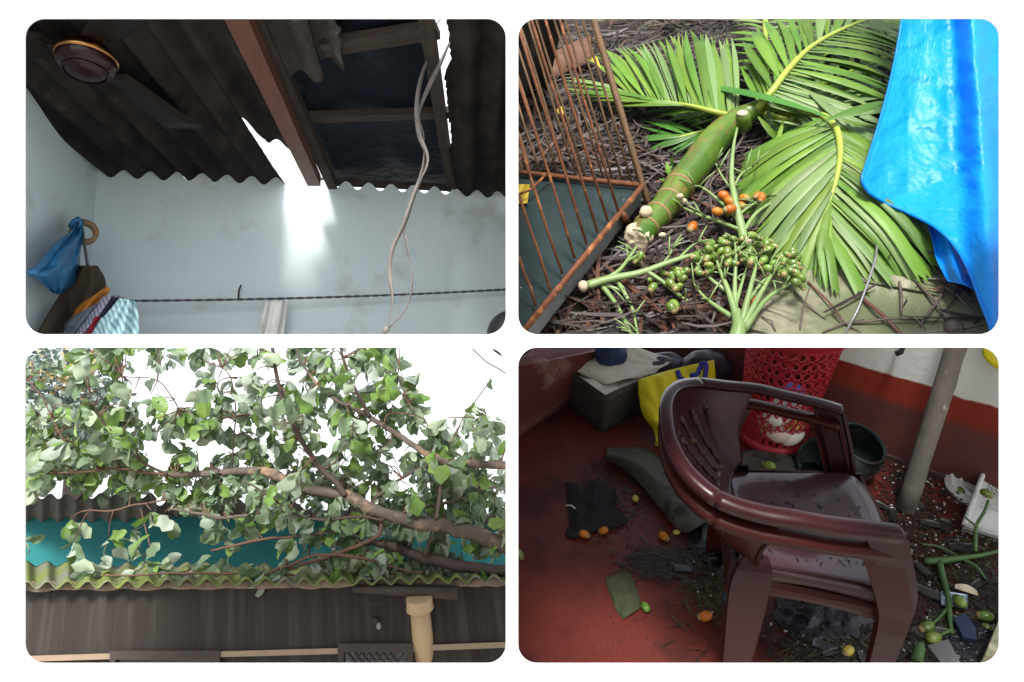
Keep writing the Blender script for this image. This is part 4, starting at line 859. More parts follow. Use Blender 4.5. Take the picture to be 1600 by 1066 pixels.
limb('branch', [(330, 860, 5.1, 2.2), (380, 850, 5.08, 3), (420, 842, 5.05, 3), (470, 838, 5.05, 2.6), (520, 832, 5.1, 2.2)], M_twig)
limb('branch', [(160, 899, 4.75, 1.6), (200, 901, 4.76, 2), (260, 897, 4.78, 2.2), (330, 896, 4.8, 2.5), (400, 896, 4.8, 2.6), (460, 899, 4.82, 2)], M_twig)
limb('branch', [(142, 797, 5.2, 1.4), (170, 800, 5.2, 1.8), (210, 790, 5.2, 2), (260, 782, 5.2, 2)], M_twig)
limb('branch', [(235, 856, 5.3, 1.8), (228, 826, 5.35, 1.6), (220, 795, 5.4, 1.4)], M_twig)
limb('branch', [(682, 812, 5.1, 4), (686, 780, 5.12, 4), (688, 760, 5.15, 3)], M_bark)
limb('branch', [(664, 868, 5.05, 3), (670, 848, 5.08, 3), (680, 826, 5.1, 3)], M_bark)
limb('branch', [(610, 806, 5.2, 4), (650, 796, 5.3, 4), (700, 785, 5.4, 3), (750, 768, 5.5, 2.4), (790, 755, 5.5, 2)], M_bark)
limb('branch', [(100, 690, 5.3, 1.6), (85, 660, 5.3, 1.4), (65, 620, 5.3, 1.3), (45, 596, 5.3, 1.1)], M_twig)
limb('branch', [(362, 735, 5.4, 1.6), (365, 690, 5.35, 1.6), (368, 640, 5.3, 1.5), (360, 590, 5.3, 1.3), (340, 570, 5.3, 1.1)], M_bark_d)
limb('branch', [(280, 640, 5.4, 1.4), (262, 610, 5.4, 1.3), (240, 592, 5.4, 1.2), (190, 588, 5.4, 1.1)], M_twig)
limb('branch', [(600, 664, 5.1, 1.8), (606, 648, 5.1, 1.8), (632, 646, 5.1, 1.7), (662, 655, 5.1, 1.6), (672, 680, 5.1, 1.3)], M_twig)
limb('branch', [(590, 620, 5.1, 1.6), (615, 612, 5.1, 1.6), (632, 620, 5.1, 1.5), (642, 640, 5.1, 1.2)], M_twig)
limb('branch', [(700, 705, 5.2, 1.6), (720, 660, 5.2, 1.5), (745, 625, 5.2, 1.4), (768, 590, 5.2, 1.2)], M_twig)
# leaves: large obovate blades in whorls at twig ends
def leaf_geo(seed, L=1.0):
    r = random.Random(seed); fold = r.uniform(.15, .5); curl = r.uniform(.2, 1.1); tw = r.uniform(-.5, .5); wav = r.uniform(.02, .07)
    prof = [(0, .012), (.12, .05), (.30, .15), (.48, .235), (.64, .26), (.80, .215), (.92, .12), (1.0, .01)]
    prof = [(t, max(w_, .008)) for t, w_ in spline(prof, 13)]
    vv = []; ff = []
    for i, (t, w_) in enumerate(prof):
        y = math.sin(t * curl) / curl if curl > .01 else t; z = -(1 - math.cos(t * curl)) / curl
        lob = 1 + .20 * math.sin(t * 17 + seed) * (1 if seed % 2 else .4)
        for a in (-1, -.5, 0, .5, 1):
            xx = a * w_ * lob; zz = z + fold * abs(xx) * .7 + wav * math.sin(t * 9 + a * 2 + seed)
            c, s = math.cos(tw * t), math.sin(tw * t)
            vv.append(V((xx * c - zz * s * .3, y, zz * c + xx * s)) * L)
    for i in range(len(prof) - 1):
        for a in range(4):
            k = i * 5 + a; ff.append((k, k + 1, k + 6, k + 5))
    return vv, ff
LEAFS = [leaf_geo(i) for i in range(8)]
def leaf_me(m, pre):
    out = []
    for i, (vv, ff) in enumerate(LEAFS):
        me = bpy.data.meshes.new(pre); me.from_pydata([tuple(p) for p in vv], [], ff); me.materials.append(m); me.polygons.foreach_set('use_smooth', [True] * len(ff)); out.append(me)
    return out
ME_LF = leaf_me(M_lf, 'leaf'); ME_LF2 = leaf_me(M_lf2, 'leaf')
HOLES = [[(245, 560), (330, 560), (318, 620), (262, 640), (236, 610), (222, 575)], [(310, 660), (345, 672), (350, 700), (320, 712), (296, 690)], [(535, 712), (575, 700), (600, 712), (575, 742), (545, 738)],
         [(630, 535), (810, 535), (810, 700), (760, 640), (700, 632), (690, 665), (655, 640), (640, 600), (615, 560)], [(196, 540), (240, 540), (236, 575), (205, 560)], [(375, 555), (392, 548), (396, 580), (380, 590)]]
TEAL = [[(30, 822), (270, 818), (330, 850), (240, 900), (100, 896), (30, 890)], [(250, 818), (330, 830), (340, 872), (280, 880)], [(720, 840), (800, 860), (800, 884), (730, 876)], [(330, 842), (470, 846), (430, 880), (340, 876)], [(25, 762), (200, 762), (200, 825), (25, 825)], [(335, 780), (400, 780), (400, 812), (335, 812)]]
def dens(x, y):
    for h in HOLES:
        if inpoly(x, y, h): return .015
    for h in TEAL:
        if inpoly(x, y, h): return .03
    if y > 905: return 0
    if x < 165 and y < 615: return .22
    if y < 790 and x < 560: return .8 + .2 * (y > 690)
    if x >= 560 and 690 < y < 850: return .95
    if x > 560: return .7
    if 790 <= y <= 850: return .40
    return .42
cl_n = 0; leaves = []
def whorl(x, y, Y, n, size, dirn=None, lk=0, spread=.9):
    c = P(x, y, Y); base = dirn or V((rl.uniform(-1, 1), rl.uniform(-.8, .2), rl.uniform(-.9, .7)))
    base = base.normalized()
    for k in range(n):
        d = (base + V((rl.uniform(-1, 1), rl.uniform(-1, 1), rl.uniform(-1.0, .8))) * spread).normalized()
        d = (d + V((0, 0, -.45))).normalized()
        nrm = V((rl.uniform(-.8, .8), rl.uniform(-.9, .9), rl.uniform(-.35, 1.0)))
        xx = d.cross(nrm)
        if xx.length < .1: continue
        xx.normalize(); zz = xx.cross(d)
        S = size * rl.uniform(.55, 1.35)
        leaves.append((Matrix.Translation(c + d * .02) @ Matrix((xx, d, zz)).transposed().to_4x4() @ Matrix.Scale(S, 4), Y, lk if rl.random() < .75 else 1 - lk, S))
tw = MB()
tries = 0
while cl_n < 640 and tries < 20000:
    tries += 1; x, y = rl.uniform(28, 805), rl.uniform(534, 898)
    if rl.random() > dens(x, y): continue
    near = min(((q[0] - x) ** 2 + (q[1] - y) ** 2, i, j) for i, b in enumerate(BR) for j, q in enumerate(b[::3]))
    q = BR[near[1]][::3][near[2]]
    Y = q[2] + (rl.uniform(.05, .75) if rl.random() < .88 else rl.uniform(-.3, .1))
    if y > 800: Y = min(q[2] + rl.uniform(.0, .35), 5.7)
    yellowish = 1 if (x < 330 and y > 600 and rl.random() < .5) or rl.random() < .2 else 0
    whorl(x, y, Y, rl.randint(4, 7), rl.uniform(.13, .185) if y < 840 else .15, None, yellowish); cl_n += 1
    A, B = P(q[0], q[1], q[2]), P(x, y, Y)
    if (A - B).length < .7: mid = lerp(A, B, .5) + V((rl.uniform(-.05, .05), rl.uniform(-.05, .05), rl.uniform(-.02, .06))); tw.tube([V(p) for p in spline([A, mid, B], 5)], [.006, .006, .005, .005, .004, .003], 5)
# the leafy spray lying on the mossy roof and the leaves over the sky at the right
for (x, y, Y, n, s, d) in ((235 / 1 - 60, 888, 4.9, 5, .17, V((-.6, 0, .4))), (205, 880, 4.95, 5, .17, V((0, 0, 1))), (215, 890, 4.85, 5, .16, V((-.8, -.2, .1))), (225, 880, 4.95, 4, .17, V((.7, 0, .6))), (245, 884, 4.9, 5, .13, V((.6, -.2, .2))), (268, 892, 4.82, 5, .11, V((.3, -.3, .2))), (320, 890, 4.85, 4, .12, V((-.4, -.2, .5))), (375, 893, 4.85, 4, .11, V((.4, -.2, .3))), (150, 893, 4.8, 4, .15, V((-.9, -.2, .25)))):
    whorl(x, y, Y, n, s, d, 0, .6)
for (x, y, n, s) in ((725, 650, 5, .12), (742, 625, 3, .11), (768, 588, 2, .09), (792, 612, 2, .16), (590, 605, 3, .12), (602, 580, 1, .12), (765, 670, 3, .1), (720, 680, 4, .12), (770, 690, 5, .12), (640, 700, 3, .12), (650, 655, 2, .1), (240, 560, 3, .13), (580, 560, 5, .15), (560, 545, 5, .16), (600, 548, 3, .15)):
    whorl(x, y, 5.1, n, s, V((rl.uniform(-.5, .5), 0, -.6)), 0, .8)
part('twigs', tw, M_twig, tree, kind='stuff')
leaves.sort(key=lambda q: q[1] - q[3])
Ti = MW[tree.name].inverted()
for k, (M, Y, lk, S) in enumerate(leaves[:300]):
    o = bpy.data.objects.new('leaf', (ME_LF2 if lk else ME_LF)[k % 8]); COL.objects.link(o); o.parent = tree; o.matrix_local = Ti @ M
bulk = [MB(), MB()]
for k, (M, Y, lk, S) in enumerate(leaves[300:]):
    vv, ff = LEAFS[k % 8]; bulk[lk].add([M @ p for p in vv], ff)
part('foliage', bulk[0], M_lf_bulk, tree, kind='stuff')
M_lf_bulk2 = mat('light_tree_foliage', (.10, .19, .04), (.20, .31, .08), rough=.5, scale=3.5, spec=.4, back=(.32, .385, .26), transl=.32)
part('foliage', bulk[1], M_lf_bulk2, tree, kind='stuff')
# --- tree far behind at the upper left
M_far = mat('hazed_far_foliage', (.11, .16, .14), (.16, .21, .18), rough=.7, scale=1.2, transl=.2)  # haze mixed into the leaf colour, paling the distant crown
M_yb = mat('yellow_blossom', (.40, .31, .13), (.33, .27, .12), rough=.8, scale=3, transl=.2)
ft = thing('background_tree', 'tall dark tree with yellowish clusters beyond the roofs at upper left', 'tree', P(110, 900, 10.5), R_L)
part('trunk', MB().tube([P(115, 930, 10.5), P(112, 800, 10.5), P(118, 700, 10.5), P(105, 620, 10.5)], [.2, .16, .12, .07], 10), M_bark_d, ft)
fol = MB(); yb = MB()
def small(mb, c, s):
    d = V((rl.uniform(-1, 1), rl.uniform(-1, 1), rl.uniform(-1, .6))).normalized(); a = d.cross(V((rl.uniform(-1, 1), rl.uniform(-1, 1), 1))).normalized() * s * .42; d = d * s
    mb.add([c, c + d * .5 - a, c + d, c + d * .5 + a], [(0, 1, 2, 3)])
for k in range(130):
    x, y = rl.gauss(95, 62), rl.uniform(530, 730)
    if x > 190 + rl.uniform(-12, 20) or x < 0: continue
    Y = 10.5 + rl.uniform(-.9, .9); yel = (72 < x < 150 and 555 < y < 612 and rl.random() < .8) or (x < 105 and y < 560 and rl.random() < .3)
    for j in range(38):
        small(yb if yel else fol, P(x, y, Y) + V((rl.gauss(0, .12), rl.gauss(0, .15), rl.gauss(0, .09))), rl.uniform(.06, .14))
part('crown', fol, M_far, ft, smooth=False, kind='stuff'); part('blossom', yb, M_yb, ft, smooth=False, kind='stuff')
solo('power_cable', MB().tube([P(738, 545, 5.6), P(760, 566, 5.6), P(780, 577, 5.6), P(800, 590, 5.6)], .006, 5), M_dark, P(770, 570, 5.6), R_L, 'thin dark cable crossing the white sky at the upper right of the branches', 'cable')
# ================================================================== lower right: a red floored room after the roof came down
TLT = R_(29); F_UP = V((0, -math.sin(TLT), math.cos(TLT))); R_F = frame(F_UP); FX, FY, FZ = R_F.col[0], R_F.col[1], R_F.col[2]
FL = Plane((.872, 2.229, -.897), F_UP)
def fp(px, py, h=0.0): return FL.hit(px, py, h)
rr = random.Random(21)
M_floor = mat('red_oxide_floor', (.072, .0130, .0098), (.096, .0180, .0135), rough=.20, scale=2.2, c3=(.044, .0085, .007), scale3=2.6, thr=.56, rough2=.60, bump=.0012, bscale=60, spec=.22)
M_rwall = mat('banded_wall_paint', (.085, .026, .023), (.115, .038, .032), rough=.75, scale=3, bump=.002, bscale=25, c3=(.16, .075, .062), scale3=5, thr=.68,
              band=[(.0, (.085, .028, .026), .02)])
corner, R1, L1 = fp(986, 566), fp(1640, 811), fp(770, 688)
M_rw = None
fl = MB()
quad = [fp(700, 1085), fp(1720, 1085), fp(1720, 560), fp(700, 520)]
def flf(u, v): return lerp(lerp(fp(770, 1075), fp(1760, 1075), u), lerp(fp(770, 540), fp(1760, 540), u), v)
fl.slab(20, 20, flf, lambda u, v: -FZ * .05)
fl.v = [V((max(p.x, .012), p.y, p.z)) for p in fl.v]
struct('floor', fl, M_floor, fp(1186, 800), R_F)
# heights of the painted bands on the right wall from the photograph
wr = (R1 - corner).normalized(); wn = FZ.cross(wr).normalized(); RW = Plane(corner, wn)
def wh(px, py): return (RW.hit(px, py) - corner).dot(FZ)
h_white = .5 * (wh(1503, 618) + wh(1330, 569)); h_red = .5 * (wh(1500, 664) + wh(1400, 628))
M_rw = mat('banded_wall_paint', (.070, .022, .020), (.105, .034, .030), rough=.7, scale=3, bump=.002, bscale=25, band=[(h_red, (.19, .022, .012), .02), (h_white, (.56, .60, .58), .004)], c3=None)
M_lw = mat('left_wall_paint', (.105, .035, .03), (.15, .06, .05), rough=.75, scale=4, bump=.003, bscale=25, band=[(.075, (.09, .022, .018), .03)], c3=(.24, .14, .12), scale3=3, thr=.66)
ll_ = (corner - L1).normalized(); ln = -FZ.cross(ll_)
WT = .62
rwb = MB(); wo = wn if wn.y > 0 else -wn
for k in range(13):
    a = lerp(corner, R1, k / 12); t_ = a + FZ * ((-.004 - a.z) / FZ.z + .012)
    rwb.v += [a, t_, t_ + wo * .06, a + wo * .06]
for k in range(12):
    for i in range(4): rwb.f.append((4 * k + i, 4 * k + 4 + i, 4 * k + 4 + (i + 1) % 4, 4 * k + (i + 1) % 4))
rwb.f += [(0, 1, 2, 3), (51, 50, 49, 48)]
struct('right_wall', rwb, M_rw, corner, R_F)
lnn = ln if ln.y > 0 else -ln
lwb = MB().box(lerp(L1, corner, .5) + FZ * .2 + lnn * .052, (corner - L1) * .5, lnn * .05, FZ * .2)
lwb.v = [V((max(p.x, .012), p.y, min(p.z, -.012))) for p in lwb.v]
struct('left_wall', lwb, M_lw, corner, R_F)
struct('skirting', MB().box(lerp(corner, R1, .5) + FZ * .012 - (wn if wn.y > 0 else -wn) * .006, (R1 - corner) * .5, wn * .006, FZ * .012), mat('dark_skirting', (.05, .03, .028), rough=.8), corner, R_F)
# ---------------- two stacked armchairs
M_ch = mat('maroon_plastic', (.022, .0048, .0062), (.032, .0075, .009), rough=.2, scale=3, spec=.22, rough2=.42, bump=.0004, bscale=40, c3=(.045, .019, .021), scale3=6, thr=.68)
M_ch2 = mat('red_brown_plastic', (.030, .006, .0048), (.040, .0085, .0062), rough=.28, scale=3, spec=.14, rough2=.42)
yaw = -1.74; ca, sa = math.cos(yaw), math.sin(yaw)
CXA, CYA = FX * ca + FY * sa, -FX * sa + FY * ca
M_seat = mat('wet_maroon_plastic', (.034, .010, .014), (.05, .016, .02), rough=.24, scale=7, spec=.6, coat=1.0, rough2=.36, bump=.0006, bscale=30)
def chair(base, m, label, ms=None):
    R = Matrix((CXA, CYA, FZ)).transposed()
    t = thing('armchair', label, 'chair', base, R, 'stacked plastic armchairs')
    def W(x, y, z): return base + CXA * x + CYA * y + FZ * z
    # rim: armrests and top of the back in one sweep
    half = [(.262, .140, .635), (.274, .07, .646), (.284, -.02, .655), (.290, -.11, .668), (.286, -.205, .672), (.268, -.30, .686), (.208, -.372, .705), (.112, -.412, .720), (0, -.422, .725)]
    full = spline(half + [(-x, y, z) for x, y, z in half[::-1][1:]], 96)
    prof = [(-.022, -.012), (-.024, .0), (-.018, .005), (.0, .008), (.019, .005), (.025, -.003), (.027, -.021), (.023, -.021), (.019, -.006), (-.018, -.005), (-.018, -.012)]
    def rimseg(i0, i1):
        mb = MB(); n = len(prof)
        for i in range(i0, i1 + 1):
            p = V(full[i]); tg = (V(full[min(i + 1, 96)]) - V(full[max(i - 1, 0)])).normalized(); out = V((tg.y, -tg.x, 0)).normalized() * (1 if True else -1)
            if out.dot(V((p.x, p.y + .05, 0))) < 0: out = -out
            up = out.cross(tg); up = up if up.z > 0 else -up
            k_ = 1 - .25 * math.exp(-((i - 48) / 16) ** 2)
            mb.v += [W(*(p + out * a * k_ + up * b)) for a, b in prof]
        m_ = i1 - i0
        mb.f += [(i * n + k, i * n + (k + 1) % n, (i + 1) * n + (k + 1) % n, (i + 1) * n + k) for i in range(m_) for k in range(n)]
        mb.f += [tuple(range(n))[::-1], tuple(range(m_ * n, m_ * n + n))]
        return mb
    part('armrest', rimseg(0, 30), m, t); part('top_rail', rimseg(30, 66), m, t); part('armrest', rimseg(66, 96), m, t)
    # seat: dished, with a waterfall front
    def seatf(u, v):
        y = lerp(-.19, .265, v); wdt = lerp(.195, .255, v ** .8) * (1 - .10 * max(0, (v - .85) / .15) ** 2)
        x = (u * 2 - 1) * wdt; z = .425 - .040 * math.sin(math.pi * v) ** .7 * math.cos((u - .5) * math.pi) - .035 * max(0, (v - .84) / .16) ** 2 - .022 * (abs(u * 2 - 1) ** 6) - .012 * (1 - v)
        return W(x, y, z)
    part('seat', MB().slab(24, 24, seatf, lambda u, v: -FZ * .008), ms or m, t)
    # apron under the seat
    def apf(path, zt, zb):
        def fn(u, v):
            q = poly_at(path, u); arch = zb + .035 * math.sin(math.pi * u) ** .8
            return W(q[0], q[1], lerp(zt, arch, v))
        return fn
    for path in ([(-.245, .255), (.245, .255)], [(-.20, -.215), (.20, -.215)]):
        part('apron', MB().slab(20, 3, apf(path, .395, .325), lambda u, v: CYA * (-.01 if path[0][1] > 0 else .01)), m, t)
    for s in (-1, 1):
        part('apron', MB().slab(20, 3, apf([(s * .20, -.20), (s * .25, .25)], .402, .325), lambda u, v: CXA * (-.01 * s)), m, t)
    # backrest: curved shell with slanting slots
    def backf(u, v):
        a = lerp(-1.0, 1.0, u); rim = V(full[int(round(lerp(20, 76, 1 - u)))])
        lo = V((a * .205, -.135 - .055 * (1 - abs(a) ** 3), .425))
        hi = V((rim.x * .955, rim.y + .012, rim.z - .012))
        p = lerp(lo, hi, v); bulge = -.025 * math.sin(math.pi * v)
        return W(p.x, p.y + bulge, p.z)
    def slot(u, v):
        q = u * 2 - 1; 
        if not (.18 < v < .80 - .12 * q * q): return False
        c = (q + 1.0) * 5.0 - v * .7
        return (c % 1.0) < .40 and abs(q) < .70
    part('backrest', MB().slab(110, 30, backf, lambda u, v: CYA * -.008, slot), m, t)
    # legs
    def leg(pts, name='leg'):
        q = spline(pts, 16); mb = MB()
        for x, y, z, a, b in q:   # half sizes a across (x), b along (y)
            sx = 1 if x > 0 else -1
            ring = [(-a, -b), (a, -b * .8), (a, b * .8), (-a, b), (-a + .006, b - .006) if False else (-a, 0)]
            ring = [(x + sx * a, y - b), (x + sx * a, y + b), (x - sx * a * .1, y + b), (x - sx * a * .1, y + b - .010), (x + sx * (a - .010), y + b - .012), (x + sx * (a - .010), y - b + .012), (x - sx * a * .1, y - b + .010), (x - sx * a * .1, y - b)]
            mb.v += [W(px_, py_, z) for px_, py_ in ring]
        n = 8
        for i in range(16): mb.f += [(i * n + k, i * n + (k + 1) % n, (i + 1) * n + (k + 1) % n, (i + 1) * n + k) for k in range(n)]
        mb.f += [tuple(range(n))[::-1], tuple(range(16 * n, 17 * n))]
        part(name, mb, m, t, smooth=False)
    for s in (-1, 1):
        leg([(s * .262, .100, .632, .026, .050), (s * .266, .135, .56, .024, .045), (s * .262, .178, .46, .024, .042), (s * .255, .200, .38, .026, .038), (s * .258, .212, .2, .023, .031), (s * .262, .222, 0, .020, .025)])
        leg([(s * .195, -.150, .425, .006, .030), (s * .208, -.155, .39, .016, .048), (s * .216, -.160, .32, .021, .052), (s * .228, -.155, .16, .024, .044), (s * .24, -.15, 0, .022, .034)])
    return t
cb = V(FL.o) - FY * .085 - FX * .008
chair(cb, M_ch2, 'lower red brown plastic armchair carrying the wet one stacked on it')
chair(cb + FZ * .062 - CYA * .004, M_ch, 'upper maroon plastic armchair with a wet littered seat', M_seat)
# ---------------- back of the room
M_bk = mat('red_basket_plastic', (.33, .022, .035), (.40, .03, .045), rough=.35, scale=5)
bcen = fp(1203, 684); kb = bcen.y
bsk = thing('laundry_basket', 'red perforated plastic laundry basket against the wall', 'basket', bcen, R_F)
rb, rt, hb_ = .048 * kb, .0665 * kb, .63
def bw(a, h, dr=0.0):
    r = lerp(rb, rt, h / hb_) + dr; return bcen + FZ * h + (FX * math.cos(a) + FY * math.sin(a)) * r
def holes(nc, nr, h0, h1):
    h1 = hb_ - .06
    mb = MB(); dh = (h1 - h0) / nr; da = 2 * math.pi / nc
    for j in range(nr):
        for i in range(nc):
            a0 = da * (i + .5 * (j % 2)); hh = h0 + dh * j
            flip = ((i + j) % 3) - 1; K = 8
            outer = []; inner = []
            for k in range(K):
                an = 2 * math.pi * (k + .5) / K; ox, oy = math.cos(an), math.sin(an); mxx = max(abs(ox), abs(oy))
                ua, va = .5 + .5 * ox / mxx, .5 + .5 * oy / mxx
                e = an - flip * .7; ex, ey = .30 * math.cos(e), .43 * math.sin(e)
                ux, uy = ex * math.cos(flip * .7) - ey * math.sin(flip * .7), ex * math.sin(flip * .7) + ey * math.cos(flip * .7)
                outer.append((a0 + da * ua, hh + dh * va)); inner.append((a0 + da * (.5 + ux), hh + dh * (.5 + uy)))
            for dr in (0, -.005):
                b = len(mb.v); mb.v += [bw(a, h, dr) for a, h in outer + inner]
                for k in range(K): mb.f.append((b + k, b + (k + 1) % K, b + K + (k + 1) % K, b + K + k))
                if dr == 0: b0_ = b
            for k in range(K): mb.f.append((b0_ + K + k, b0_ + K + (k + 1) % K, b + K + (k + 1) % K, b + K + k))
    return mb
part('body', holes(30, 11, .05, .44), M_bk, bsk, smooth=False)
part('base', MB().lathe(bcen, FZ, [(.001, .004), (rb * .93, .004), (rb * .97, .0), (rb + .008, .006), (rb + .008, .05), (rb, .052)], 48), M_bk, bsk)
part('rim', MB().lathe(bcen, FZ, [(rt - .018, hb_ - .06), (rt - .012, hb_), (rt + .004, hb_ + .012), (rt + .022, hb_ + .005), (rt + .022, hb_ - .032), (rt + .012, hb_ - .034), (rt + .008, hb_ - .06)], 48), M_bk, bsk)
for i, (a, h, r, c) in enumerate(((-2.0, .20, .07, (.65, .65, .62)), (-1.6, .24, .075, (.6, .64, .7)), (-1.2, .17, .07, (.62, .55, .12)), (-.9, .2, .06, (.12, .30, .28)), (-1.8, .12, .08, (.6, .5, .45)), (-1.3, .10, .08, (.66, .64, .6)), (-1.5, .31, .05, (.10, .12, .35)), (-2.3, .14, .06, (.6, .35, .25)), (-.6, .16, .06, (.2, .3, .14)), (-1.0, .27, .05, (.45, .2, .05)))):
    c0 = bcen + FZ * h + (FX * math.cos(a) + FY * math.sin(a)) * (rb * .62)
    solo('garment', rock(c0, FX * r, FY * r, FZ * r * .8, i), mat('garment_cloth', c, rough=.9), c0, R_F, ['white crumpled garment', 'pale blue crumpled garment', 'yellow crumpled garment', 'teal crumpled garment', 'pinkish crumpled garment', 'cream crumpled garment', 'dark blue crumpled garment', 'salmon crumpled garment', 'olive crumpled garment', 'orange crumpled garment'][i] + ' seen through the holes of the red basket', 'garment', 'clothes inside the red basket')
# cardboard box with cloth
M_wht = mat('grubby_white_cloth', (.55, .53, .46), (.45, .43, .37), rough=.9, scale=6, c3=(.08, .08, .08), scale3=9, thr=.67, bump=.004, bscale=30)
M_box = mat('sooty_carton', (.032, .029, .026), (.052, .048, .042), rough=.85, scale=4, bump=.002)
bf, blp, brp = fp(941, 677), fp(872, 622), fp(1014, 640); bbk = blp + brp - bf; BH = .21
box = thing('carton', 'grey grimy carton standing in the back corner under cloths', 'box', bf, R_F)
def wpanel(a, b, h, th_=.008):
    d = (b - a); return MB().slab(10, 6, lambda u, v: lerp(a, b, u) + FZ * h * v + FZ.cross(d).normalized() * (.008 * nz((u * 3, v * 3, a.x * 9)) * 1), lambda u, v: FZ.cross(d).normalized() * th_)
for a, b in ((blp, bf), (bf, brp), (brp, bbk), (bbk, blp)): part('carton_side', wpanel(a, b, BH), M_box, box)
part('carton_filler', MB().grid(10, 8, lambda u, v: lerp(lerp(blp, bf, u), lerp(bbk, brp, u), v) + FZ * (BH - .02 + .02 * nz((u * 4, v * 4, 6)))), M_wht, box)  # filler sheet added to hide the dark inside of the carton
part('carton_bottom', MB().prism([blp, bf, brp, bbk], FZ * .006), M_box, box, smooth=False)
def topcloth(u, v):
    a = lerp(blp + FZ * BH, brp + FZ * BH, u); b = lerp(blp, bbk, v) - blp; q = a + b * .0
    p = lerp(lerp(blp, brp, u), lerp(blp, brp, u) + (bbk - blp) * .5, v) + FZ * (BH + .02 + .05 * v * math.sin(u * 3) ** 2 + .02 * nz((u * 5, v * 5, 3)))
    if v < .3: p = p + (bf - lerp(blp, brp, .5)) * (.55 * (1 - abs(u * 2 - 1)) * (.3 - v) / .3) - FZ * .02 * (1 - v / .3)
    return p
solo('cloth', MB().slab(20, 14, topcloth, lambda u, v: -FZ * .004), M_wht, bf + FZ * BH, R_F, 'grubby white cloth with dark marks draped over the carton', 'cloth')
def lump(name, px, py, h, sx, sy, sz, m, label, cat, seed, k=.35, fr=6, extra=None):
    c = fp(px, py, h); mb = MB().ball(c, FX * sx, FY * sy, FZ * sz, 34, 22)
    mb.v = [c + (p - c) * (1 + k * nz(p, fr, seed) + k * .5 * abs(nz(p, fr * 2.3, seed + 2)) + k * .25 * nz(p, fr * 5, seed + 4)) for p in mb.v]
    return solo(name, mb, m, c, R_F, label, cat)
lump('cloth', 952, 556, .26, .07, .06, .09, mat('navy_cloth', (.015, .022, .06), (.03, .05, .12), rough=.7, scale=14), 'navy blue cloth hanging over the back of the carton', 'cloth', 5)
M_pur = mat('dark_purple_plastic', (.016, .010, .021), (.026, .017, .033), rough=.3, scale=6, spec=.3, bump=.01, bscale=18)
lump('plastic_bag', 1012, 590, .12, .24, .11, .13, M_pur, 'dark purple plastic bag heaped behind the yellow bag', 'bag', 7, .3, 5)
lump('plastic_bag', 1096, 590, .14, .15, .10, .14, M_pur, 'dark purple plastic bag bulging beside the red basket', 'bag', 9, .3, 5)
# yellow bag
M_yb2 = mat('yellow_bag_plastic', (.62, .55, .018), (.52, .45, .012), rough=.4, scale=6, bump=.008, bscale=14)
yb_ = thing('shopping_bag', 'crumpled yellow shopping bag with blue handles beside the carton', 'bag', fp(1045, 694), R_F)
yl = spline([(998, 594), (1000, 622), (1006, 650), (1022, 672), (1026, 688), (1024, 697)], 20); yr = spline([(1116, 563), (1118, 596), (1112, 630), (1105, 655), (1098, 676), (1090, 690)], 20)
Yb = fp(1045, 694).y
def ybf(u, v):
    i = int(round(v * 20)); x, y = lerp(yl[i][0], yr[i][0], u), lerp(yl[i][1], yr[i][1], u)
    return P(x, y, Yb - .02 - .10 * (1 - v) * .0 - .09 * math.sin(math.pi * u) * (.3 + v * .7) + .020 * math.sin(u * 13 + v * 6) * (.3 + v) + .035 * nz((u * 5, v * 5, 8)) + .02 * nz((u * 11, v * 11, 3)) - .38 * 0 + .05 * (1 - v))
part('bag_front', MB().slab(24, 20, ybf, lambda u, v: V((0, .02 + .06 * math.sin(math.pi * u), 0))), M_yb2, yb_)
M_bh = mat('blue_handle_print', (.025, .03, .24), rough=.5)
part('handle', MB().tube([ybf(u, v) - V((0, .012, 0)) for u, v in spline([(.50, .01), (.55, .12), (.64, .19), (.76, .19), (.86, .11), (.88, .01), (.82, .0), (.80, .05), (.74, .10), (.66, .10)], 26)], .012, 6, flat=.35, up=(0, 1, 0)), M_bh, yb_)
def text(body, px, py, Y, size, m, parent, rot):
    cu_ = bpy.data.curves.new('lettering', 'FONT'); cu_.body = body; cu_.size = size; cu_.extrude = .0008; cu_.align_x = 'CENTER'; cu_.align_y = 'CENTER'
    t_ = bpy.data.objects.new('tmp2', cu_); COL.objects.link(t_); me_ = bpy.data.meshes.new_from_object(t_.evaluated_get(bpy.context.evaluated_depsgraph_get())); bpy.data.objects.remove(t_)
    me_.materials.clear(); me_.materials.append(m); o = bpy.data.objects.new('lettering', me_); COL.objects.link(o); o.parent = parent
    o.matrix_local = MW[parent.name].inverted() @ (Matrix.Translation(P(px, py, Y)) @ rot); return o
ev = ybf(.34, .38)
text('E', 800 + F * ev.x / ev.y, 533 - F * ev.z / ev.y, ev.y - .016, .055, mat('cyan_print', (.02, .30, .48), rough=.5), yb_, Matrix.Rotation(R_(78), 4, 'X'))
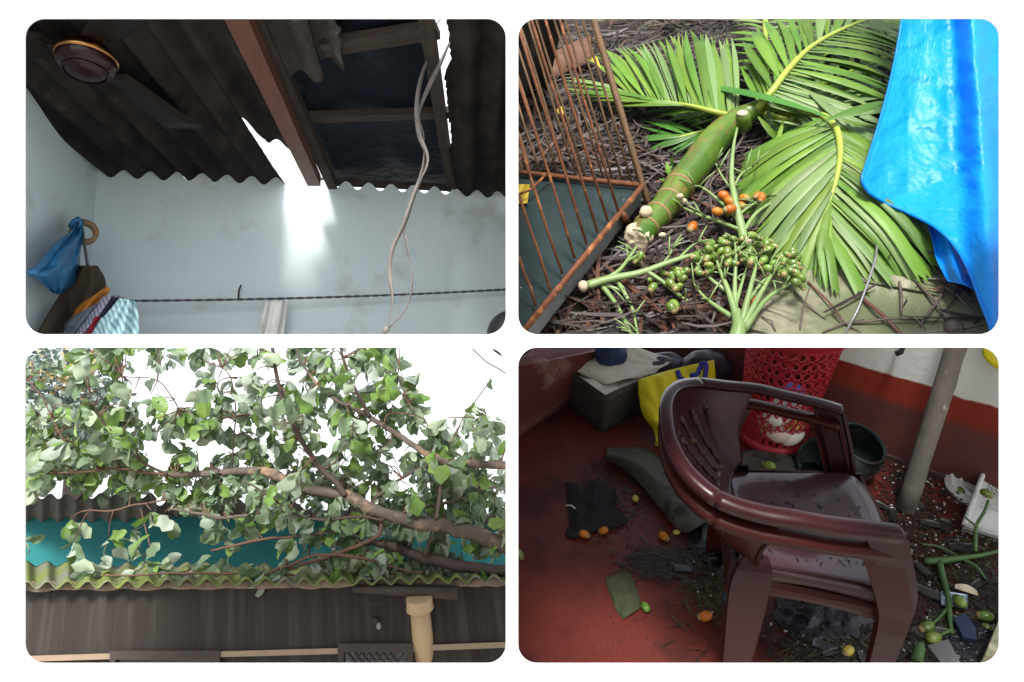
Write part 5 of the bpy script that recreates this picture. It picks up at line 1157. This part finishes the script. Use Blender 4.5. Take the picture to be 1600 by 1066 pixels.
# pots
M_pot = mat('sooty_metal', (.025, .04, .042), (.05, .07, .07), rough=.25, scale=6, metal=.35, c3=(.02, .018, .016), scale3=5, thr=.55)
def pot(px, py, r, ax, label, prof, h):
    c = fp(px, py, h); t = thing('cooking_pot', label, 'pot', c, R_F); ax = V(ax)
    part('pot_body', MB().lathe(c, ax, [(a * r, b * r) for a, b in prof], 40), M_pot, t)
    part('pot_rim', MB().lathe(c, ax, [(a * r, b * r) for a, b in ((prof[-1][0] - .02, prof[-1][1] - .02), (prof[-1][0] + .06, prof[-1][1]), (prof[-1][0] + .06, prof[-1][1] + .05), (prof[-1][0] - .02, prof[-1][1] + .05))], 40), M_pot, t)
round_p = [(.001, -1), (.4, -.97), (.75, -.78), (.96, -.4), (1.0, 0), (.93, .4), (.8, .55), (.78, .62)]
pot(1330, 708, .125, FX * .2 + FZ * .9 - FY * .3, 'round greenish black pot against the wall behind the chairs', round_p, .11)
pot(1288, 722, .10, FX * -.55 + FZ * .6 - FY * .55, 'black bowl tipped over behind the chair arm', [(.001, -.5), (.5, -.48), (.85, -.2), (1, .15), (1.02, .3)], .06)
# leaning pole
M_pole = mat('grimy_grey_pole', (.075, .068, .058), (.12, .11, .095), rough=.75, scale=9, c3=(.32, .32, .30), scale3=16, thr=.68, bump=.003, bscale=50)
pb_ = fp(1414, 798, .0); ptp = RW.hit(1518, 470) - (wn if wn.y > 0 else -wn) * .045
pt_ = pb_ + (ptp - pb_) * 1.0
pdv = (pt_ - pb_).normalized()
solo('pole', MB().tube([lerp(pb_, pt_, k / 8) for k in range(9)], [.037 + .001 * (k % 2) for k in range(9)], 9, jit=.06), M_pole, pb_, R_F, 'grimy grey pole leaning on the banded wall behind the chairs', 'pole')
# white perforated tray and round lid
M_wp = mat('grubby_white_plastic', (.60, .62, .60), (.52, .54, .53), rough=.4, scale=8)
tray = thing('tray', 'white perforated plastic tray leaning on the wall at the right', 'tray', fp(1530, 828), R_F)
q00, q10, q01, q11 = fp(1504, 826, .02), fp(1640, 866, .02), P(1544, 716, fp(1504, 826).y + .24), P(1680, 742, fp(1504, 826).y + .26)
tn = (q10 - q00).cross(q01 - q00).normalized(); tn = tn if tn.y < 0 else -tn
def tq(u, v, d=0.0): return lerp(lerp(q00, q10, u), lerp(q01, q11, u), v) + tn * d
tb_ = MB(); NCx, NCy = 22, 20
for i in range(NCx):
    for j in range(NCy):
        hole = 2 <= i < NCx - 1 and 6 <= j < NCy - 2
        u0, u1, v0, v1 = i / NCx, (i + 1) / NCx, j / NCy, (j + 1) / NCy
        if not hole: tb_.add([tq(u0, v0), tq(u1, v0), tq(u1, v1), tq(u0, v1)], [(0, 1, 2, 3)])
        else:
            oc = []; ic = []
            for k in range(8):
                an = 2 * math.pi * (k + .5) / 8; ox, oy = math.cos(an), math.sin(an); mm_ = max(abs(ox), abs(oy))
                oc.append(tq(lerp(u0, u1, .5 + .5 * ox / mm_), lerp(v0, v1, .5 + .5 * oy / mm_))); ic.append(tq(lerp(u0, u1, .5 + .27 * ox), lerp(v0, v1, .5 + .27 * oy)))
            tb_.add(oc + ic, [(k, (k + 1) % 8, 8 + (k + 1) % 8, 8 + k) for k in range(8)])
part('tray_bottom', tb_, M_wp, tray, smooth=False)
part('tray_rim', MB().tube([tq(0, 0, .02), tq(1, 0, .02), tq(1, 1, .02), tq(0, 1, .02), tq(0, 0, .02)], .010, 8), M_wp, tray)
for a, b in (((0, 0), (0, 1)), ((0, 0), (1, 0)), ((0, 1), (1, 1))):
    part('tray_side', MB().add([tq(*a), tq(*b), tq(*b, .022), tq(*a, .022)], [(0, 1, 2, 3)]), M_wp, tray, smooth=False)
M_back = mat('pale_tray_backing', (.42, .43, .42), rough=.6)
part('tray_back', MB().add([tq(.0, .0, -.02), tq(1, 0, -.02), tq(1, 1, -.02), tq(0, 1, -.02)], [(0, 1, 2, 3)]), M_back, tray, smooth=False)
rc = P(1532, 762, fp(1504, 826).y + .17)
lid = thing('round_lid', 'pale round ribbed lid standing behind the white tray', 'lid', rc, R_F)
part('lid_disc', MB().lathe(rc, tn, [(.001, .0), (.065, .002), (.068, .012), (.076, .012), (.08, .002), (.098, .004), (.102, .014), (.112, .014), (.115, .002), (.125, .0), (.128, -.012)], 40), M_wp, lid)
# hook and yellow bag on the wall
solo('hook', MB().tube([RW.hit(1404, 530) - V((0, .03, 0)), RW.hit(1400, 542) - V((0, .05, 0)), RW.hit(1394, 550) - V((0, .06, 0)), RW.hit(1389, 552) - V((0, .055, 0))], [.008, .009, .012, .013], 8), M_black, RW.hit(1395, 550), R_F, 'black hook end hanging before the white band of the wall', 'hook')
c = RW.hit(1556, 552) - V((0, .06, 0)); mb = MB().ball(c, V((.085, 0, 0)), V((0, .03, 0)), V((.0, 0, .085)), 26, 16); mb.v = [c + (p - c) * (1 + .35 * nz(p, 9, 3)) for p in mb.v]
solo('yellow_bag', mb, M_yb2, c, R_F, 'small yellow plastic bag hung on the white band of the wall', 'bag')
# ---------------- broken roof pieces and litter on the floor
M_shard = mat('wet_mossy_roof_shard', (.045, .05, .040), (.085, .09, .075), rough=.35, scale=7, bump=.006, bscale=35, c3=(.02, .022, .018), scale3=12, thr=.58, rough2=.7)
M_shard_b = mat('wet_blue_grey_shard', (.03, .045, .055), (.05, .075, .085), rough=.2, scale=8, bump=.003)
M_mossy = mat('mossy_shard', (.030, .036, .016), (.05, .058, .03), rough=.8, scale=30, bump=.008, bscale=60)
def shard(top, bot, m, label, h0=.02, arch=.05, th_=.008, n=24, amp=.0, hill=0.0, seed=0, cat='roof shard'):
    T, B = spline(top, n), spline(bot, n)
    def fn(u, v):
        i = int(round(u * n)); x, y = lerp(B[i][0], T[i][0], v), lerp(B[i][1], T[i][1], v)
        e = (.004 * nz((u * 14, v * 3, seed)) if v in (0, 1) else 0)
        return fp(x, y, max(.006, h0 + arch * math.sin(math.pi * v) + hill * math.sin(math.pi * u) + amp * nz((u * 5, v * 4, seed)) + e))
    c = fp((T[n // 2][0] + B[n // 2][0]) / 2, (T[n // 2][1] + B[n // 2][1]) / 2)
    return solo('roof_shard', MB().slab(n, 12, fn, lambda u, v: -FZ * th_), m, c, R_F, label, cat)
shard([(948, 699), (975, 699), (1008, 700), (1030, 714), (1060, 738), (1090, 770), (1112, 808)], [(946, 716), (962, 722), (985, 738), (1008, 762), (1030, 790), (1052, 818), (1072, 832)], M_shard, 'long wet grey corrugated shard lying on the red floor', .015, .055, .009, hill=.02, amp=.006, seed=1)
shard([(1160, 706), (1190, 700), (1225, 702), (1240, 720)], [(1160, 790), (1190, 792), (1220, 780), (1250, 760)], M_shard, 'grey green roof shard lying under the far chair arm', .02, .02, .008, amp=.012, seed=2)
shard([(982, 892), (988, 904), (995, 920), (1000, 934), (1003, 946)], [(946, 902), (950, 918), (957, 936), (963, 952), (973, 966)], M_mossy, 'small dark mossy roof shard alone on the red floor', .008, .012, .008, amp=.006, seed=3)
shard([(1100, 808), (1130, 800), (1150, 812)], [(1094, 848), (1120, 856), (1152, 850)], M_shard_b, 'wet blue grey shard near the end of the long shard', .015, .012, .006, amp=.004, seed=4)
shard([(1126, 930), (1142, 920), (1160, 916)], [(1136, 942), (1150, 950), (1162, 956)], M_shard_b, 'small pale blue wet shard beside the chair leg', .01, .004, .005, seed=5)
# black cloth on the floor
M_bc = mat('black_cotton', (.008, .008, .011), (.014, .014, .018), rough=.85, scale=20, bump=.004, bscale=40)
bcp = [(884, 754), (902, 758), (912, 772), (918, 752), (930, 752), (944, 768), (962, 766), (966, 780), (956, 790), (968, 798), (982, 814), (968, 824), (940, 828), (916, 836), (896, 842), (882, 836), (890, 820), (888, 790)]
cm_ = (926, 796)
def bcf(u, v):
    a = u * len(bcp); i = int(a) % len(bcp); x, y = [lerp(bcp[i][k], bcp[(i + 1) % len(bcp)][k], a - int(a)) for k in (0, 1)]
    x, y = lerp(cm_[0], x, v), lerp(cm_[1], y, v)
    return fp(x, y, .006 + .03 * (1 - v ** 3) * (.6 + .9 * nz((x / 16, y / 16, 1))) + .012 * (1 - v) + .008 * abs(nz((x / 6, y / 6, 2))))
solo('black_cloth', MB().slab(72, 14, bcf, lambda u, v: FZ * .004), M_bc, fp(*cm_), R_F, 'black cloth crumpled on the red floor left of the long shard', 'cloth')
solo('white_cord', MB().tube([fp(x, y, h) for x, y, h in ((884, 790, .02), (893, 790, .03), (901, 797, .03), (903, 808, .02))], .0035, 6), M_wht, fp(893, 795), R_F, 'short white cord end on the black cloth', 'cord')
# crumpled black sheets on the floor, some under the chairs and basket
M_wet = mat('glossy_black_sheet', (.006, .007, .010), (.013, .015, .02), rough=.14, scale=6, spec=.35, bump=.012, bscale=14, rough2=.35)
def crum(poly_, label, h, seed, m=None, name='black_sheet', cat='plastic sheet'):
    cx_, cy_ = sum(p[0] for p in poly_) / len(poly_), sum(p[1] for p in poly_) / len(poly_)
    def fn(u, v):
        a = u * len(poly_); i = int(a) % len(poly_); x, y = [lerp(poly_[i][k], poly_[(i + 1) % len(poly_)][k], a - int(a)) for k in (0, 1)]
        x, y = lerp(cx_, x + 5 * nz((u * 30, seed, 1)), v), lerp(cy_, y + 5 * nz((u * 30, seed, 5)), v)
        return fp(x, y, .005 + h * (1 - v ** 4) * (.5 + .8 * nz((x / 22, y / 18, seed)) + .5 * abs(nz((x / 8, y / 7, seed + 1)))))
    return solo(name, MB().slab(80, 18, fn, lambda u, v: FZ * .003), m or M_wet, fp(cx_, cy_), R_F, label, cat)
crum([(1082, 830), (1130, 806), (1190, 812), (1215, 850), (1200, 900), (1160, 930), (1130, 910), (1100, 880), (1075, 855)], 'crumpled black sheet beside the chair back', .028, 3)
crum([(1215, 905), (1260, 880), (1330, 885), (1372, 910), (1378, 975), (1330, 1000), (1250, 1004), (1210, 970)], 'crumpled black sheet under the chair seats', .022, 6)
crum([(1480, 990), (1520, 970), (1575, 975), (1590, 1010), (1560, 1040), (1500, 1040), (1475, 1020)], 'crumpled black sheet near the stone at the right corner', .022, 8)
crum([(1180, 716), (1230, 702), (1280, 712), (1290, 750), (1240, 780), (1190, 770)], 'crumpled black sheet under the red basket', .024, 10)
# fruit on the floor
NUTS = [(912, 834, 1, .017, 'orange areca nut on the lower edge of the black cloth'), (943, 829, 1, .015, 'dull orange areca nut lying in the hem of the black cloth'), (1037, 838, 1, .016, 'orange areca nut left of the tip of the long shard'), (1102, 963, 1, .018, 'pale orange areca nut alone on the floor left of the chair legs'), (993, 779, 2, .014, 'small yellow areca nut between the black cloth and the shard'), (1057, 832, 2, .011, 'tiny pale areca nut beside the orange one'), (1009, 949, 0, .015, 'green areca nut at the corner of the mossy shard'), (1202, 728, 0, .022, 'bright green areca nut on the shard below the red basket'), (1500, 768, 0, .019, 'green areca nut with a pale tip by the white tray'), (1325, 1017, 2, .016, 'yellow green areca nut under the chair'), (1448, 980, 0, .021, 'large green areca nut left of the blue slab'), (1458, 997, 0, .021, 'large green areca nut lowest beside the grey tile'), (1500, 940, 0, .019, 'green areca nut on the shiny packet'), (1540, 963, 0, .019, 'dark green areca nut near the right edge'), (1543, 982, 0, .015, 'small green areca nut above the corner stone'), (1541, 771, 0, .017, 'green areca nut on the white tray'), (812, 866, 0, .015, 'green areca nut at the far left edge of the floor')]
M_yn = mat('yellow_areca_nut', (.50, .42, .08), (.42, .32, .05), rough=.35, scale=40); ME_YN = unit_mesh('yellow_nut', NUT, M_yn)
for x, y, k, r, lab in NUTS:
    h = r * .9 + (.10 if y == 771 else .03 if y in (940, 728) else 0)
    o = put((ME_NUT, ME_OR, ME_YN)[k], 'areca_nut', None, fp(x, y, h), FX * rr.uniform(-1, 1) + FY * rr.uniform(-1, 1) + FZ * .15, r); tag(o, lab, 'nut', 'areca nuts on the red floor')
# fruit stalk with branchlets at the right
M_st2 = mat('dark_green_stalk', (.045, .10, .03), (.07, .14, .045), rough=.4, scale=14)
fs = thing('fruit_stalk', 'dark green areca fruit stalk lying on the floor below the white tray', 'fruit stalk', fp(1468, 880), R_F)
for pts in ([(1444, 877, .02, .012), (1470, 876, .03, .013), (1500, 872, .03, .010), (1530, 868, .03, .008), (1575, 858, .03, .006)], [(1468, 878, .03, .011), (1474, 905, .02, .010), (1482, 935, .03, .009), (1484, 965, .02, .008), (1487, 990, .015, .006)], [(1524, 862, .03, .008), (1524, 840, .06, .007), (1526, 820, .09, .006), (1538, 800, .12, .006), (1544, 782, .13, .005)], [(1480, 950, .02, .006), (1468, 965, .02, .005), (1456, 975, .02, .004)], [(1484, 985, .02, .006), (1472, 991, .02, .005), (1460, 996, .02, .004)], [(1526, 822, .09, .006), (1516, 815, .1, .004), (1508, 808, .1, .003)], [(1500, 872, .03, .006), (1525, 885, .03, .005), (1540, 905, .02, .004)], [(1500, 872, .03, .005), (1470, 855, .03, .004), (1440, 850, .02, .003)]):
    q = spline(pts, 12); part('branchlet', MB().tube([fp(x, y, h) for x, y, h, r in q], [r for *_, r in q], 7), M_st2, fs)
solo('areca_husk', MB().tube([fp(1432, 1032, .02), fp(1437, 1012, .03), fp(1441, 1004, .03)], [.018, .016, .006], 8), M_st2, fp(1436, 1020), R_F, 'short thick green stalk end at the bottom beside the grey tile', 'stalk')
solo('slab', MB().prism([fp(1489, 972, .02), fp(1503, 1000, .02), fp(1524, 1004, .02), fp(1522, 985, .03), fp(1505, 962, .03)], FZ * .015), mat('dark_blue_plastic', (.016, .026, .06), rough=.3), fp(1505, 985), R_F, 'dark blue flat slab lying among the nuts at the right', 'slab', smooth=False)
solo('tile_piece', MB().prism([fp(1448, 1012, .012), fp(1470, 1040, .012), fp(1500, 1040, .012), fp(1480, 1002, .012)], FZ * .01), mat('grey_tile', (.09, .09, .09), (.13, .13, .13), rough=.4, scale=12), fp(1474, 1020), R_F, 'broken grey tile piece at the bottom right', 'tile', smooth=False)
solo('packet', MB().slab(8, 6, lambda u, v: fp(lerp(1470, 1512, u), lerp(946, 924, v) + 6 * u, .02 + .012 * nz((u * 4, v * 4, 3))), lambda u, v: FZ * .003), mat('silver_foil', (.5, .55, .6), (.1, .2, .35), rough=.25, scale=25, metal=.4), fp(1490, 935), R_F, 'shiny silver and blue packet under the fruit stalk', 'packet')
solo('paper_scrap', MB().slab(8, 5, lambda u, v: fp(lerp(1492, 1528, u), lerp(920, 914, v) + 12 * u - 6 * math.sin(u * 3) * v, .02 + .008 * math.sin(u * 5)), lambda u, v: FZ * .002), mat('cream_paper', (.55, .46, .33), rough=.8), fp(1510, 922), R_F, 'torn cream paper scrap beside the silver packet', 'paper')
solo('stone_block', MB().prism([fp(1572, 935, .05), fp(1530, 1040, .05), fp(1640, 1060, .05), fp(1660, 940, .05)], FZ * .05), M_conc, fp(1570, 1000), R_F, 'rough pale mossy block cut off at the lower right corner', 'block', smooth=False)
# fine wet debris: hair-like strands, chips and specks
def debris(m, n, kind, seed, areas, size):
    r = random.Random(seed); mb = MB()
    for k in range(n):
        cx_, cy_, sx, sy = r.choice(areas); x, y = r.gauss(cx_, sx), r.gauss(cy_, sy)
        if not (815 < x < 1600 and 700 < y < 1045): continue
        if (RW.hit(x, y) - fp(x, y)).y < 0.02: continue
        p = fp(x, y, r.uniform(.003, .010)); a = r.uniform(0, 6.3); d = FX * math.cos(a) + FY * math.sin(a); s = FZ.cross(d); L = r.uniform(*size)
        if kind == 'strand':
            b = r.uniform(-.5, .5); mb.ribbon([p, p + d * L * .5 + s * b * L * .4 + FZ * .004, p + d * L + s * b * L], [s * .0016, s * .002, s * .001])
        else: mb.prism([p, p + d * L, p + d * L * .8 + s * L * .6, p + s * L * .5], FZ * L * .3)
    return solo('debris', mb, m, fp(1300, 850), R_F, None, None, None, 'stuff', smooth=False)
A_all = [(1440, 800, 45, 35), (1430, 740, 40, 20), (1500, 880, 45, 45), (1430, 930, 40, 60), (1280, 990, 60, 25), (1120, 870, 40, 50), (1030, 880, 30, 12), (1240, 745, 40, 25), (1540, 930, 30, 50), (960, 770, 40, 30), (1330, 1020, 60, 14), (1500, 1010, 40, 20)]
debris(mat('wet_dark_strand', (.012, .011, .010), (.03, .026, .02), rough=.3, scale=30), 3600, 'strand', 31, A_all, (.02, .075))
debris(mat('green_brown_strand', (.04, .05, .02), (.07, .06, .03), rough=.5, scale=30), 700, 'strand', 32, [(1510, 880, 40, 35), (1330, 1015, 50, 14), (1500, 1000, 40, 20), (1110, 910, 25, 25)], (.03, .10))
debris(mat('dark_crumb', (.015, .013, .012), (.035, .03, .026), rough=.3, scale=40), 1800, 'chip', 33, A_all, (.004, .013))
debris(mat('dark_grit', (.03, .015, .012), rough=.6), 700, 'chip', 36, [(950, 880, 90, 90), (880, 760, 50, 50), (1010, 980, 80, 40)], (.0015, .005))
debris(mat('pale_plaster_chip', (.42, .41, .38), (.30, .29, .27), rough=.6, scale=40), 480, 'chip', 34, [(1440, 800, 45, 35), (1430, 740, 35, 18), (1430, 930, 35, 60), (1480, 840, 40, 30), (1300, 990, 60, 25), (1160, 890, 30, 30)], (.003, .011))
M_scr = mat('wet_black_scrap', (.010, .011, .010), (.022, .024, .021), rough=.3, scale=20, spec=.6, rand=.4)
for k in range(64):
    ax_, ay_, sx_, sy_ = rr.choice([(1100, 860, 40, 45), (1300, 960, 60, 40), (1500, 980, 40, 40), (1230, 740, 40, 22), (1440, 820, 40, 50), (1180, 800, 30, 20), (1420, 950, 35, 50)])
    x, y = rr.gauss(ax_, sx_), rr.gauss(ay_, sy_)
    if not (1040 < x < 1570 and 700 < y < 1045) or (RW.hit(x, y) - fp(x, y)).y < .05: continue
    L = rr.uniform(.02, .06); a = rr.uniform(0, 6.3); d = FX * math.cos(a) + FY * math.sin(a); sd_ = FZ.cross(d); c = fp(x, y, .006); wv_ = L * rr.uniform(.25, .6)
    sdv = rr.uniform(0, 50)
    mb = MB().slab(5, 4, lambda u, v: c + d * (u - .5) * 2 * L + sd_ * (v - .5) * 2 * wv_ * (1 - .6 * abs(u - .5) * 2 * abs(nz((sdv, u, 2)) + .5)) + FZ * (.012 * abs(nz((u * 3, v * 3, sdv))) + .003), lambda u, v: FZ * .0025)
    solo('wet_scrap', mb, M_scr, c, R_F, 'small wet black scrap of roof felt or leaf scattered on the red floor', 'scrap', 'wet scraps scattered on the red floor')
sd = MB(); r_ = random.Random(40)
for k in range(170):    # wet bits lying on the upper seat
    u, v = r_.gauss(.55, .22), r_.gauss(.5, .22)
    if not (.08 < u < .92 and .08 < v < .9): continue
    b_ = cb + FZ * .062 - CYA * .004; y = lerp(-.215, .265, v); x = (u * 2 - 1) * lerp(.195, .255, v ** .8); z = .425 - .040 * math.sin(math.pi * v) ** .7 * math.cos((u - .5) * math.pi) - .035 * max(0, (v - .84) / .16) ** 2 - .022 * (abs(u * 2 - 1) ** 6) - .012 * (1 - v) + .002
    p = b_ + CXA * x + CYA * y + FZ * z; a = r_.uniform(0, 6.3); d = CXA * math.cos(a) + CYA * math.sin(a); s = FZ.cross(d); L = r_.uniform(.003, .022)
    sd.ribbon([p, p + d * L * .5 + FZ * .002, p + d * L], [s * .0012, s * .002, s * .001])
solo('debris', sd, mat('black_crumb', (.012, .01, .01), rough=.4), cb + FZ * .5, R_F, None, None, None, 'stuff', smooth=False)
